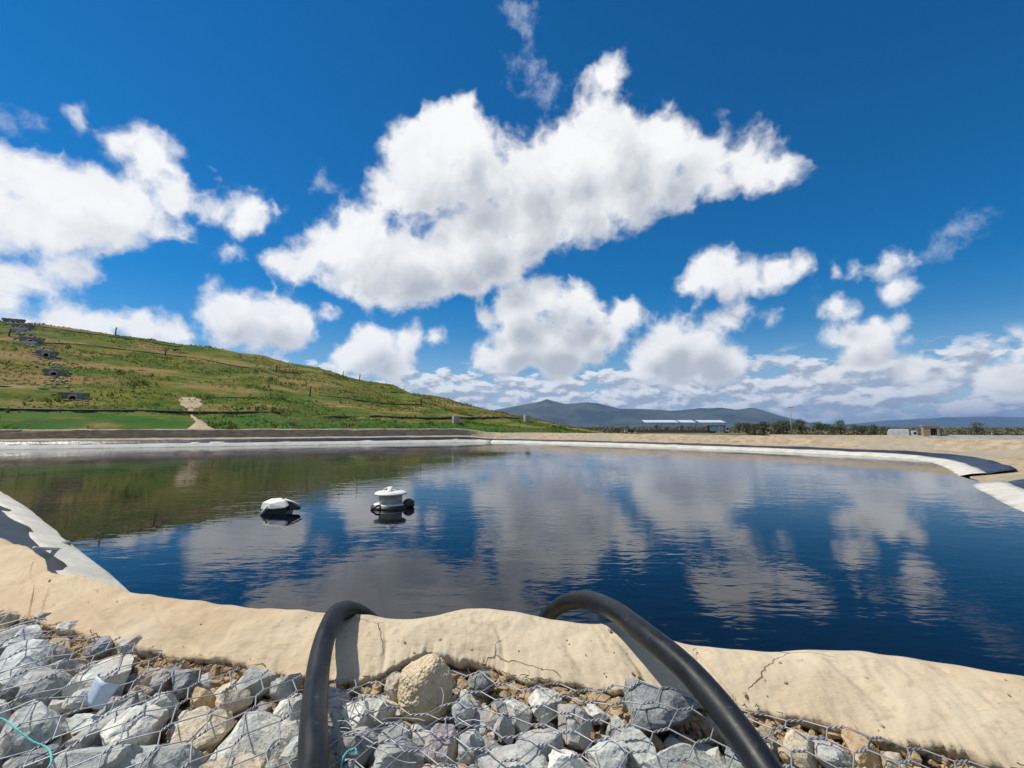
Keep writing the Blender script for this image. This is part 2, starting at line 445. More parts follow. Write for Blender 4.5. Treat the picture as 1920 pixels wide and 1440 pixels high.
M['leaf_dry'] = leaf_material('dry_scrub_leaves', (0.075, 0.080, 0.030), (0.15, 0.12, 0.055))

# ------------------------------------------------------------------ pond outline (water line, metres; the camera stands over the origin)
SIDE_LEFT = [(-1.4, 2.5), (-2.7, 3.55), (-4.1, 4.72), (-5.5, 5.85), (-7.3, 7.3), (-10.75, 10.0), (-20, 16.8), (-34.2, 26.8)]
SIDE_FAR_LEFT = [(-36.4, 28.4), (-32.5, 30.05), (-26.2, 32.7), (-19.4, 35.9), (-11.0, 40.2), (-4.6, 43.4)]
SIDE_FAR_RIGHT = [(-2.0, 43.9), (1.3, 42.0), (5.4, 38.6), (8.9, 35.3), (14.2, 28.8), (16.3, 25.4), (17.7, 22.4), (17.75, 20.7), (17.0, 19.1), (14.8, 16.0), (13.2, 14.0)]
SIDE_RIGHT = [(11.6, 12.0), (10.4, 10.4), (9.3, 8.9), (8.2, 7.3), (5.5, 3.6), (3.4, 0.9)]
RING = SIDE_LEFT + SIDE_FAR_LEFT + SIDE_FAR_RIGHT + SIDE_RIGHT
# cross sections at the water line's points: (white top o,z) (black top o,z) (path outer o,z) (berm top inner o,z) (berm top outer o,z) (outer foot o,z)
SEC_L = [(0.31, 0.19), (0.78, 0.43), (1.1, 0.55), (1.9, 0.72), (3.0, 0.75), (6.0, 0.0)]
SEC_FL = [(0.40, 0.31), (0.72, 0.50), (2.05, 0.63), (2.19, 1.22), (3.4, 1.25), (6.5, 0.1)]
SEC_FR = [(0.62, 0.17), (1.05, 0.29), (2.2, 0.36), (3.3, 0.83), (4.6, 0.84), (8.5, -0.6)]
SEC_R = [(0.56, 0.12), (1.20, 0.25), (2.4, 0.33), (3.9, 0.86), (6.0, 0.90), (10.5, 0.0)]
SECS = [SEC_L] * len(SIDE_LEFT) + [SEC_FL] * len(SIDE_FAR_LEFT) + [SEC_FR] * (len(SIDE_FAR_RIGHT) - 4) + [SEC_R] * 4 + [SEC_R] * len(SIDE_RIGHT)

def dense_ring():
    pts, sec = [], []
    P = [np.array(p, float) for p in RING]
    C = np.array(SECS, float)
    per = [max(2, int(np.linalg.norm(P[i + 1] - P[i]) / 0.6)) for i in range(len(P) - 1)]
    pts = catmull(P, per)
    for i in range(len(P) - 1):
        for j in range(per[i]):
            t = j / per[i]; t = t * t * (3 - 2 * t)
            sec.append(C[i] * (1 - t) + C[i + 1] * t)
    sec.append(C[-1])
    start = np.cumsum([0] + per)
    tan = np.gradient(pts, axis=0); tan /= np.linalg.norm(tan, axis=1)[:, None]
    for _ in range(3):
        tan[1:-1] = (tan[:-2] + 2 * tan[1:-1] + tan[2:]) / 4
    tan /= np.linalg.norm(tan, axis=1)[:, None]
    # walked left side -> far -> right: the outside lies to the left of travel
    out = np.stack([-tan[:, 1], tan[:, 0]], axis=1)
    c = pts.mean(axis=0)
    if np.mean(np.sum(out * (pts - c), axis=1)) < 0: out = -out
    return pts, np.array(sec), out, start
RP, RS, RO, RSTART = dense_ring()
nL, nFL, nFR = len(SIDE_LEFT), len(SIDE_FAR_LEFT), len(SIDE_FAR_RIGHT)
I_L = (RSTART[0], RSTART[nL]); I_FL = (RSTART[nL], RSTART[nL + nFL])
I_FR = (RSTART[nL + nFL], RSTART[nL + nFL + nFR - 1]); I_R = (RSTART[nL + nFL + nFR], RSTART[-1])

def sweep(name, i0, i1, columns, mat, jig=0.0, jz=0.0, freq=0.6, kind=None, parent=None, wob=None):
    """sheet along the ring between samples i0..i1; columns: function(section) -> list of (offset, z)"""
    vs, fs = [], []
    m = None
    for i in range(i0, i1 + 1):
        cs = columns(RS[i], i); m = len(cs)
        for k, (o, z) in enumerate(cs):
            a = fbm(RP[i][0] * freq, RP[i][1] * freq, k * 2.3 + 9 * len(name), 3)
            b = fbm(RP[i][0] * freq * 1.7, RP[i][1] * freq * 1.7, k * 1.7 + 40, 3)
            q = RP[i] + RO[i] * (o + jig * a)
            vs.append((q[0], q[1], z + jz * b))
    n = i1 - i0 + 1
    for i in range(n - 1):
        for k in range(m - 1):
            fs.append((i * m + k, i * m + k + 1, (i + 1) * m + k + 1, (i + 1) * m + k))
    o = mesh_obj(name, vs, fs, mat, parent, True)
    me = o.data
    if me.polygons and sum(p.normal.z for p in me.polygons) < 0: me.flip_normals()
    if kind: o['kind'] = kind
    return o

def lerp2(a, b, n):
    return [(a[0] + (b[0] - a[0]) * k / n, a[1] + (b[1] - a[1]) * k / n) for k in range(n + 1)]

# ------------------------------------------------------------------ water
def make_water():
    m, N, b = material('dark_pond_water', 0.015, 0.5)
    p = world_pos(N)
    b.inputs['IOR'].default_value = 1.33
    N.put(b.inputs['Base Color'], (0.002, 0.004, 0.009, 1.0))
    sx = N.vec('MULTIPLY', p, (0.55, 1.15, 1.0))
    n1 = N.noise(sx, 2.6, 3.0, 0.55, dist=0.4)
    n2 = N.noise(sx, 8.5, 2.0, 0.5, dist=0.3)
    n3 = N.noise(p, 0.22, 2.0, 0.5)
    calm = N.ramp(n3, 0.36, 0.62, 0.25, 1.0)
    h = N.math('MULTIPLY', N.math('MULTIPLY_ADD', n2, 0.26, n1), calm)
    bump(N, b, h, 0.80, 0.0085)
    pts = [(-3.0, -1.0)] + [tuple(RP[i] + RO[i] * 0.30) for i in range(0, len(RP), 3)] + [(4.5, -1.0)]
    o = mesh_obj('water', [(x, y, 0.0) for x, y in pts], [tuple(range(len(pts)))], m)
    if o.data.polygons[0].normal.z < 0: o.data.flip_normals()
    tag(o, kind='structure')
make_water()

# ------------------------------------------------------------------ banks
def bank_cols(s, i):
    wob = 0.10 * fbm(RP[i][0] * 0.35, RP[i][1] * 0.35, 5.0, 3)
    c = [(-0.35, -0.35), (0.0, -0.05), (s[0][0], s[0][1] - 0.06), (s[1][0], s[1][1] - 0.05)]
    c += lerp2(s[1], s[2], 4)[1:]
    c += [(o + (wob if 0 < k < 5 else 0), z) for k, (o, z) in enumerate(lerp2(s[2], s[3], 6))][1:]
    c += [(o, z + 0.05 * fbm(RP[i][0] * 0.5, RP[i][1] * 0.5, k, 2)) for k, (o, z) in enumerate(lerp2(s[3], s[4], 3))][1:]
    c += lerp2(s[4], s[5], 3)[1:]
    return c
bank_mat, N_, b_ = material('bank_soil', 0.95, 0.1)
p_ = world_pos(N_)
k1 = N_.noise(p_, 0.28, 4.0, 0.6); k2 = N_.noise(N_.vec('MULTIPLY', p_, (1, 1, 2.5)), 2.2, 6.0, 0.62); k3 = N_.noise(p_, 14.0, 4.0, 0.6)
c_ = N_.mix(N_.ramp(k2, 0.35, 0.68), (0.45, 0.36, 0.245), (0.30, 0.215, 0.135))
c_ = N_.mix(N_.ramp(k1, 0.48, 0.60, 0.0, 0.75), c_, (0.31, 0.285, 0.215))
c_ = N_.mix(N_.ramp(k3, 0.60, 0.75, 0.0, 0.6), c_, (0.22, 0.155, 0.09))
N_.put(b_.inputs['Base Color'], c_)
bump(N_, b_, N_.math('MULTIPLY_ADD', k3, 0.3, k2), 0.7, 0.10)
M['bank'] = bank_mat
sweep('earth_bank', 0, len(RP) - 1, bank_cols, bank_mat, 0.10, 0.040, 1.1, 'structure')

def white_cols(s, i):
    e = 0.05 * fbm(RP[i][0] * 0.8, RP[i][1] * 0.8, 21.0, 3)
    return [(o, z + 0.03 * math.sin(PI * k / 5)) for k, (o, z) in enumerate(lerp2((-0.22, -0.06), (s[0][0] + e, s[0][1] + 0.012), 5))]
def black_cols(s, i):
    e = 0.10 * fbm(RP[i][0] * 0.9, RP[i][1] * 0.9, 31.0, 3)
    return lerp2((s[0][0] - 0.12, s[0][1] - 0.04), (s[1][0] + e, s[1][1] + 0.012), 5)

for nm, (i0, i1), lw, lb in (
        ('left', I_L, 'white geotextile strip sloping into the water beside the thin white pipe', 'black liner sheet above the white strip beside the thin white pipe'),
        ('far', I_FL, 'long white geotextile strip along the water below the grassy mound', 'narrow black liner band along the bank below the grassy mound'),
        ('right', I_FR, 'long white geotextile strip along the far bank, bending round to the broken gap', 'black liner sheet along the far bank below the block hut and trucks'),
        ('near', I_R, 'wide white geotextile strip on the near side of the broken gap', 'black liner sheet on the near side of the broken gap')):
    e = 0 if nm in ('left',) else 1
    o = sweep('geotextile_strip', i0, i1, white_cols, M['white_cloth'], 0.0, 0.02, 1.4)
    sol = o.modifiers.new('thick', 'SOLIDIFY'); sol.thickness = 0.012; sol.offset = -1
    tag(o, lw, 'geotextile', 'white strips along the water line')
    o = sweep('liner_sheet', i0, i1, black_cols, M['black_liner'], 0.0, 0.035, 2.2)
    sol = o.modifiers.new('thick', 'SOLIDIFY'); sol.thickness = 0.008; sol.offset = -1
    tag(o, lb, 'liner', 'black liner sheets on the banks')

# ------------------------------------------------------------------ the open ground, one sheet out to the horizon
def ground_z(x, y):
    r = math.hypot(x, y)
    if r < 55: return -0.75
    t = min(1.0, (r - 55) / 60); t = t * t * (3 - 2 * t)
    z = -0.75 - 0.85 * t
    z -= 0.75 * t * min(1.0, max(0.0, (x / max(y, 1.0) - 0.62) / 0.12)) if y > 0 else 0.0
    if r > 140: z += 0.5 * fbm(x * 0.008, y * 0.008, 0, 2) * min(1, (r - 140) / 200)
    return z
def make_ground():
    m, N, b = material('dry_ground', 0.95, 0.1)
    p = world_pos(N)
    a = N.noise(p, 0.035, 5.0, 0.6); c = N.noise(p, 0.6, 5.0, 0.65)
    far_ = N.ramp(N.vec('LENGTH', p), 95.0, 180.0)
    soil = N.mix(N.ramp(c, 0.35, 0.7), (0.44, 0.34, 0.21), (0.33, 0.25, 0.15))
    scrub = N.mix(N.ramp(a, 0.40, 0.62), (0.085, 0.095, 0.035), (0.19, 0.16, 0.075))
    scrub = N.mix(N.ramp(c, 0.45, 0.7, 0.0, 0.7), scrub, (0.05, 0.065, 0.025))
    N.put(b.inputs['Base Color'], N.mix(N.math('MULTIPLY', far_, N.ramp(a, 0.30, 0.42, 0.55, 1.0)), soil, scrub))
    bump(N, b, c, 0.6, 0.2)
    rs = [0, 8, 16, 24, 32, 40, 48, 55, 60, 66, 72, 80, 88, 96, 106, 116, 130, 145, 165, 190, 220, 260, 310, 380, 480, 620, 850, 1200, 1800, 2700, 4000, 6000, 9000, 13000]
    nseg = 120
    vs = [(0, 0, -0.75)]; fs = []
    for r in rs[1:]:
        for k in range(nseg):
            q = 2 * PI * k / nseg; x, y = r * math.cos(q), r * math.sin(q)
            vs.append((x, y, ground_z(x, y)))
    for k in range(nseg): fs.append((0, 1 + k, 1 + (k + 1) % nseg))
    for i in range(len(rs) - 2):
        for k in range(nseg):
            a0 = 1 + i * nseg; fs.append((a0 + k, a0 + nseg + k, a0 + nseg + (k + 1) % nseg, a0 + (k + 1) % nseg))
    tag(mesh_obj('ground', vs, fs, m, None, True), kind='structure')
make_ground()

# ------------------------------------------------------------------ grassy landfill mound
MP0 = Vector((-36.5, 37.8)); MU = Vector((0.863, 0.505)); MN = Vector((-0.505, 0.863))
K_S = [-60, -28.3, -20, -13.9, -5.8, 3.2, 10.7, 16, 19.7, 26.7, 30.9, 35.2, 41.6, 44.6, 49.6, 54.8, 57.5, 67.6, 72.1, 78.5, 85.2, 100]
K_Z = [18.6, 18.18, 17.79, 17.61, 16.84, 16.17, 15.41, 15.11, 14.02, 13.18, 11.98, 11.08, 10.56, 8.79, 8.48, 7.65, 6.47, 5.38, 3.45, 2.55, 1.6, 0.6]
P_T = [0, 7.4, 9, 15, 17, 25, 27, 35, 37.5, 50, 51, 300]
P_Z = [0, 0.150, 0.163, 0.292, 0.312, 0.495, 0.515, 0.69, 0.712, 0.985, 1.0, 1.0]
def mound_z(s, t, rough=True):
    if t <= -4: return -0.6
    h = float(np.interp(s, K_S, K_Z)) * float(np.interp(t, P_T, P_Z)) + 0.1
    if t < 0: h = 0.1 + 0.18 * t
    if s > 52: h -= 3.0 * min(1.0, (s - 52) / 40) ** 1.3 * (1.0 if t < 30 else max(0.25, 1 - (t - 30) / 28))
    if rough:
        e = min(1.0, max(0.0, t / 4)) * min(1.0, h / 2.0)
        h += e * (0.30 * fbm(s * 0.16, t * 0.22, 2.0, 3) + 0.10 * fbm(s * 0.9, t * 0.9, 7.0, 3))
        h += e * 0.16 * abs(fbm(s * 0.5, t * 1.6, 17.0, 2))
    return h
def mound_xy(s, t):
    return MP0.x + MU.x * s + MN.x * t, MP0.y + MU.y * s + MN.y * t
def mound_pt(s, t, dz=0.0):
    x, y = mound_xy(s, t)
    return Vector((x, y, mound_z(s, t) + dz))
def make_mound():
    m, N, b = material('mound_grass', 0.95, 0.1)
    p = world_pos(N)
    ux = N.vec('DOT_PRODUCT', p, (MU.x, MU.y, 0)); nx = N.vec('DOT_PRODUCT', p, (MN.x, MN.y, 0))
    st = N.comb(N.math('MULTIPLY', ux, 0.40), nx, 0.0)
    a = N.noise(st, 0.17, 6.0, 0.66); c = N.noise(st, 0.55, 6.0, 0.68); d = N.noise(p, 2.4, 5.0, 0.7); e = N.noise(p, 0.05, 3.0, 0.5)
    g = N.mix(N.ramp(c, 0.42, 0.58), (0.066, 0.118, 0.013), (0.165, 0.152, 0.026))
    g = N.mix(N.ramp(e, 0.47, 0.62, 0.0, 0.6), g, (0.050, 0.110, 0.016))
    g = N.mix(N.ramp(N.math('MULTIPLY_ADD', d, 0.25, a), 0.615, 0.725), g, (0.27, 0.185, 0.070))
    g = N.mix(N.ramp(d, 0.56, 0.74, 0.0, 0.7), g, (0.035, 0.065, 0.015))
    # lush strip at the foot of the slope
    toe = N.math('MULTIPLY', N.ramp(N.math('SUBTRACT', nx, MP0.x * MN.x + MP0.y * MN.y), 11.0, 6.0), N.ramp(c, 0.72, 0.50))
    g = N.mix(N.math('MULTIPLY', toe, 0.85), g, (0.030, 0.115, 0.016))
    N.put(b.inputs['Base Color'], g)
    bump(N, b, N.math('MULTIPLY_ADD', d, 0.5, c), 0.9, 0.35)
    ss = list(np.arange(-42, 104, 0.75)); ts = list(np.arange(-4, 55, 0.6)) + [57, 62, 70, 90, 130, 180]
    vs = [];
    for t in ts:
        for s in ss:
            x, y = mound_xy(s, t); vs.append((x, y, mound_z(s, t) if t < 60 else mound_z(s, t, False) - 0.03 * (t - 55)))
    n = len(ss)
    fs = [(j * n + i, j * n + i + 1, (j + 1) * n + i + 1, (j + 1) * n + i) for j in range(len(ts) - 1) for i in range(n - 1)]
    tag(mesh_obj('mound', vs, fs, m, None, True), kind='structure')
make_mound()

def make_grass():
    """grass and weeds standing on the mound: nobody could count it"""
    m, N, b = material('grass_blades', 0.8, 0.2)
    info = N.new('ShaderNodeNewGeometry')
    q = N.noise(info.outputs['Position'], 0.12, 4.0, 0.6)
    c = N.mix(info.outputs['Random Per Island'], (0.065, 0.125, 0.014), (0.15, 0.16, 0.026))
    c = N.mix(N.ramp(q, 0.50, 0.62), c, (0.30, 0.23, 0.10))
    N.put(b.inputs['Base Color'], c)
    tr = N.new('ShaderNodeBsdfTranslucent'); N.put(tr.inputs['Color'], c)
    mx = N.new('ShaderNodeMixShader'); mx.inputs[0].default_value = 0.5
    m.node_tree.links.new(b.outputs[0], mx.inputs[1]); m.node_tree.links.new(tr.outputs[0], mx.inputs[2])
    m.node_tree.links.new(mx.outputs[0], m.node_tree.nodes['Material Output'].inputs[0])
    vs, fs = [], []
    R = random.Random(3)
    for _ in range(34000):
        s = R.uniform(-32, 84); t = 0.5 + 52 * R.random() ** 1.25
        if fbm(s * 0.10, t * 0.25, 4.4, 3) + 0.25 * R.random() < -0.05: continue
        p = mound_pt(s, t, -0.03)
        h = R.uniform(0.07, 0.20) * (2.4 if fbm(s * 0.22, t * 0.3, 33.0, 3) > 0.42 else 1.0)
        h *= (1.8 if R.random() < 0.05 else 1.0)
        for _k in range(3):
            a = R.uniform(0, 2 * PI); w = R.uniform(0.05, 0.14); lean = R.uniform(0.0, 0.7) * h
            b2 = len(vs)
            ox, oy = R.uniform(-.15, .15), R.uniform(-.15, .15)
            vs += [(p.x + ox - w * math.cos(a), p.y + oy - w * math.sin(a), p.z), (p.x + ox + w * math.cos(a), p.y + oy + w * math.sin(a), p.z),
                   (p.x + ox + lean * math.sin(a), p.y + oy - lean * math.cos(a), p.z + h)]
            fs.append((b2, b2 + 1, b2 + 2))
    tag(mesh_obj('grass', vs, fs, m), 'tufted green and straw coloured grass covering the landfill mound', 'grass', kind='stuff')
make_grass()

# ------------------------------------------------------------------ far hills
def ridge(name, crest, depth0, front, back, seed, mat):
    cx = [c[0] for c in crest]; cz = [c[1] for c in crest]
    xs = np.linspace(cx[0], cx[-1], 150); ds = np.linspace(0, 1, 26)
    vs = []
    for k, d in enumerate(ds):
        for x in xs:
            h = float(np.interp(x, cx, cz))
            if d < 0.6:
                q = d / 0.6; y = depth0 - front * (1 - q)
                prof = q ** 1.7 * 0.55 + 0.45 * max(0.0, (q - 0.62) / 0.38) ** 0.75
            else:
                q = (d - 0.6) / 0.4; y = depth0 + back * q; prof = 1 - q
            e = math.sin(PI * min(1.0, d / 0.6)) if d < 0.6 else 0
            z = h * prof + e * h * 0.22 * fbm(x * 0.0016, y * 0.0011, seed, 4) + (0.012 * h * fbm(x * 0.006, 0, seed, 3) if d > 0.3 else 0)
            vs.append((x, y, max(-2.0, z - 2.0) if 0 < k < len(ds) - 1 else -6.0))
    n = len(xs)
    fs = [(j * n + i, j * n + i + 1, (j + 1) * n + i + 1, (j + 1) * n + i) for j in range(len(ds) - 1) for i in range(n - 1)]
    tag(mesh_obj(name, vs, fs, mat, None, True), kind='structure')
hm, N_, b_ = material('wooded_hillside', 0.95, 0.1)
p_ = world_pos(N_)
h1 = N_.noise(p_, 0.0022, 5.0, 0.6); h2 = N_.noise(p_, 0.012, 4.0, 0.65)
c_ = N_.mix(N_.ramp(h1, 0.42, 0.58), (0.020, 0.032, 0.016), (0.075, 0.080, 0.045))
c_ = N_.mix(N_.ramp(h2, 0.45, 0.7, 0.0, 0.7), c_, (0.03, 0.04, 0.018))
N_.put(b_.inputs['Base Color'], c_)
bump(N_, b_, h2, 0.8, 25.0)
ridge('hills', [(-1400, 20), (-900, 40), (-472, 88), (-177, 190), (0, 224), (236, 265), (330, 285), (385, 310), (450, 288), (591, 255), (720, 262), (828, 273), (960, 262), (1030, 240), (1181, 202), (1417, 200), (1771, 178), (1930, 190), (2067, 208), (2200, 205), (2304, 214), (2480, 190), (2570, 200), (2658, 214), (2740, 196), (2833, 165), (2950, 120), (3065, 82), (3297, 30), (3531, 4)],
      5200, 1500, 1500, 1.0, hm)
ridge('hills', [(6300, 0), (6700, 8), (6928, 34), (7020, 90), (7138, 124), (7400, 130), (7753, 153), (8000, 160), (8265, 184), (9083, 194), (9796, 186), (11635, 203), (14689, 152), (17000, 60)], 9000, 1800, 1800, 5.0, hm)

# ------------------------------------------------------------------ haze: even, thin air over the whole place
def make_haze():
    hz = MB().box(-15000, 20000, -14000, 14000, -9.0, 345.0)
    m = bpy.data.materials.new('haze_air'); m.use_nodes = True
    t = m.node_tree; t.nodes.clear()
    o = t.nodes.new('ShaderNodeOutputMaterial'); v = t.nodes.new('ShaderNodeVolumePrincipled')
    v.inputs['Color'].default_value = (0.34, 0.56, 0.95, 1.0)
    v.inputs['Density'].default_value = 9.0e-5
    v.inputs['Anisotropy'].default_value = 0.2
    t.links.new(v.outputs[0], o.inputs['Volume'])
    ob = hz.build('haze', m)
    tag(ob, 'thin pale blue haze over the plain and hills', 'haze', kind='stuff')
make_haze()

# ================================================================== things on the mound
def polyline_on_mound(st, dz, step=1.2):
    out = []
    for (s0, t0), (s1, t1) in zip(st[:-1], st[1:]):
        n = max(1, int(math.hypot(s1 - s0, t1 - t0) / step))
        out += [(s0 + (s1 - s0) * k / n, t0 + (t1 - t0) * k / n) for k in range(n)]
    out.append(st[-1])
    return [mound_pt(s, t, dz) for s, t in out]

def smooth_pts(P, k=2):
    P = [Vector(p) for p in P]
    for _ in range(k):
        P = [P[0]] + [(P[i - 1] + P[i] * 2 + P[i + 1]) / 4 for i in range(1, len(P) - 1)] + [P[-1]]
    return P

for st, r, label in (
        ([(-30, 9.0), (-6.2, 9.3), (1.2, 9.5), (9.2, 9.8), (16.8, 9.7)], 0.125, 'thick black pipe lying along the lowest bench of the mound, above the dirt trail'),
        ([(21.5, 9.9), (25.8, 10.1)], 0.10, 'short exposed stretch of black pipe in the lush strip at the mound foot'),
        ([(27.2, 10.2), (36.9, 11.6), (47.9, 14.7), (58.6, 19.2)], 0.15, 'long black pipe running over the low end of the mound to a concrete block'),
        ([(-28, 17.4), (-8.8, 17.2), (-6.3, 17.0), (-4.6, 15.6)], 0.085, 'black pipe ending at the lowest concrete headwall of the stepped drain'),
        ([(-30, 37.2), (-15.7, 38.0), (-11.9, 39.7), (-7.0, 41.1), (-2.6, 41.1), (7.2, 40.5), (14.8, 37.8), (21.7, 40.6)], 0.075, 'thin black pipe crossing the upper slope of the mound past the stepped drain'),
        ([(-30, 49.2), (-17, 49.0), (-5, 48.4), (6, 48.0)], 0.075, 'thin black pipe just below the crest of the mound'),
        ([(8.0, 17.0), (14.6, 17.4)], 0.07, 'short black pipe in the straw coloured grass right of the dirt trail'),
        ([(22.6, 22.3), (25.6, 21.2), (30.3, 21.3), (38.5, 22.9)], 0.08, 'black pipe along the middle bench near the low end of the mound')):
    P = smooth_pts(polyline_on_mound(st, r * 0.8), 4)
    o = MB().tube(P, r, 8).build('drain_pipe', M['black_pipe'], None, True)
    tag(o, label, 'pipe', 'black pipes on the mound')

# dirt trail worn through the grass
def make_trail():
    rows = [(16.3, 6.1, 7.3), (15.4, 5.7, 7.9), (14.5, 5.8, 8.1), (13.4, 6.1, 8.3), (12.2, 6.3, 8.0), (11.2, 6.9, 7.6), (10.4, 7.2, 7.6), (9.2, 7.4, 7.7), (8.0, 7.65, 7.95), (6.8, 7.85, 8.25), (5.6, 8.1, 8.7), (4.6, 7.9, 9.2), (3.6, 7.6, 9.8), (2.6, 7.3, 10.2), (1.4, 7.2, 10.4)]
    vs, fs = [], []
    for i, (t, a, b) in enumerate(rows):
        for k in range(6):
            s = a + (b - a) * k / 5 + 0.12 * fbm(t * 2, k, 3.3, 2) + 0.75
            vs.append(mound_pt(s, t, 0.075 if 0 < k < 5 else -0.02))
    for i in range(len(rows) - 1):
        for k in range(5): fs.append((i * 6 + k, (i + 1) * 6 + k, (i + 1) * 6 + k + 1, i * 6 + k + 1))
    o = mesh_obj('dirt_trail', vs, fs, speckled('trail_dirt', (0.50, 0.40, 0.27), (0.42, 0.32, 0.20), 1.0, 0.95, 0.1, 0.5, 0.05, 8.0), None, True)
    if o.data.polygons[0].normal.z < 0: o.data.flip_normals()
    tag(o, kind='structure')
make_trail()

M['headwall'] = speckled('mossy_concrete', (0.27, 0.26, 0.225), (0.13, 0.135, 0.09), 2.2, 0.95, 0.1, 0.5, 0.04, 9.0, (0.09, 0.11, 0.045))
# stepped concrete drain: headwalls with a pipe mouth, one below the other
def headwall(s, t, w, h, label, pale):
    p = mound_pt(s, t)
    rz = math.atan2(MU.y, MU.x)
    e = empty('drain_headwall', (p.x, p.y, p.z - 0.42), rz)
    tag(e, label, 'headwall', 'concrete headwalls of the stepped drain')
    prof = [(-w * 0.30, 0.0), (w * 0.30, 0.0), (w * 0.52, h * 0.8), (w * 0.5, h), (-w * 0.5, h), (-w * 0.52, h * 0.8)]
    MB().prism(prof, -0.18, 0.12).build('wing_wall', M['headwall'], e, bevel=0.02)
    ring = [(0.40, -0.55), (0.40, 0.0), (0.29, 0.0), (0.29, -0.55)]
    mb = MB(); n = 20
    vs = [(r * math.cos(2 * PI * k / n), y - 0.19, 0.42 + r * math.sin(2 * PI * k / n)) for r, y in ((0.38, -0.40), (0.38, 0.02), (0.28, 0.02), (0.28, -0.40)) for k in range(n)]
    fs = [(i * n + k, i * n + (k + 1) % n, ((i + 1) % 4) * n + (k + 1) % n, ((i + 1) % 4) * n + k) for i in range(4) for k in range(n)]
    pm = mb.add(vs, fs).build('pipe_mouth', M['pale_concrete'], e, True)
    d = MB().add([(0.275 * math.cos(2 * PI * k / n), -0.27, 0.42 + 0.275 * math.sin(2 * PI * k / n)) for k in range(n)], [tuple(range(n))])
    d.build('pipe_hole', M['void'], pm)
    if pale:
        for k in range(3):
            MB().box(-w * 0.30, w * 0.30, -0.9 - 0.7 * k, -0.3 - 0.7 * k, -0.25 - 0.25 * k, 0.46 - 0.25 * k).build('apron_step', M['pale_concrete'], e, bevel=0.02)
headwall(-18.3, 50.4, 2.6, 1.05, 'grey concrete headwall at the very crest of the mound against the sky', False)
headwall(-15.9, 46.0, 2.5, 1.1, 'second grey headwall from the crest, with pale steps below it', True)
headwall(-13.0, 39.4, 2.7, 1.1, 'concrete headwall where the thin upper pipe crosses the stepped drain', True)
headwall(-9.0, 30.8, 2.1, 1.0, 'dark headwall half way down the stepped drain', False)
headwall(-6.0, 22.4, 2.2, 1.05, 'dark headwall in weeds, second from the bottom of the stepped drain', False)
headwall(-2.2, 13.6, 2.4, 1.05, 'lowest dark headwall of the stepped drain above the thick black pipe', False)

def rubble():
    """broken pale stones washed down the drain between the headwalls"""
    vs, fs = [], []; R = random.Random(14)
    ico = bmesh.new(); bmesh.ops.create_icosphere(ico, subdivisions=1, radius=1.0)
    base = [v.co.copy() for v in ico.verts]; tri = [tuple(v.index for v in f.verts) for f in ico.faces]; ico.free()
    for _ in range(520):
        t = R.uniform(12.0, 50.0); s0 = float(np.interp(t, [12, 22.4, 30.8, 39.4, 50.4], [-1.4, -6.0, -9.0, -13.0, -18.0]))
        if t < 30 and R.random() < 0.55: continue
        s1 = s0 + R.gauss(-0.2, 0.75); p = mound_pt(s1, t, 0.03); r = R.uniform(0.05, 0.20); k0 = R.random() * 40; b = len(vs)
        for c in base:
            k = 1 + 0.6 * mnoise.noise(c * 1.5 + Vector((k0, 0, 0)))
            vs.append((p.x + c.x * r * k * 1.4, p.y + c.y * r * k * 1.4, p.z + c.z * r * k * 0.7))
        fs += [tuple(b + i for i in f) for f in tri]
    tag(mesh_obj('rubble', vs, fs, speckled('pale_rubble', (0.36, 0.33, 0.28), (0.22, 0.20, 0.16), 2.0, 0.95, 0.1)), 'loose pale rubble washed down along the stepped drain', 'rubble', kind='stuff')
rubble()
post_d = {}
for s, t, h, label in ((-6.0, 50.6, 1.3, 'dark post standing on the crest of the mound against the sky'),
                       (2.2, 39.9, 1.15, 'dark leaning post in a bare patch beside the thin upper pipe'),
                       (17.9, 38.9, 1.1, 'dark post on the upper slope near the end of the thin upper pipe'),
                       (21.2, 20.7, 1.45, 'tall dark post beside the middle bench pipe'),
                       (30.4, 47.0, 1.2, 'dark post on the skyline of the stepped low end, left of its twin'),
                       (33.6, 46.6, 1.6, 'tall dark post on the skyline of the stepped low end, right of its twin'),
                       (37.7, 20.9, 1.3, 'dark post at the right end of the middle bench pipe'),
                       (-15.8, 41.0, 1.0, 'short dark stump beside the stepped drain')):
    p = mound_pt(s, t, -0.2)
    mb = MB().tube([p, p + Vector((0.05, 0.0, h * 0.6)), p + Vector((0.12, 0.02, h + 0.2))], [0.10, 0.09, 0.075], 8)
    tag(mb.build('marker_post', M['post'], None, False), label, 'post', 'posts on the mound')
for s, t, label in ((37.9, 7.4, 'pale concrete block in the grass near the low end of the mound'), (53.6, 14.5, 'pale concrete block under the end of the long black pipe')):
    p = mound_pt(s, t)
    o = MB().box(-0.45, 0.45, -0.35, 0.35, -0.3, 1.0).box(-0.38, 0.38, -0.28, 0.28, 1.003, 1.06).build('concrete_block', M['pale_concrete'], None, bevel=0.03)
    o.location = p; o.rotation_euler = (0, 0, 0.5)
    tag(o, label, 'block', 'concrete blocks at the mound')
p = mound_pt(12.4, 45.3)
o = MB().prism([(-0.22, -0.2), (0.24, -0.2), (0.2, 0.62), (0.05, 0.8), (-0.18, 0.7)], -0.2, 0.2).build('marker_stone', M['pale_concrete'], None, bevel=0.04)
o.location = p; tag(o, 'small pale marker stone standing on the upper slope of the mound', 'stone')

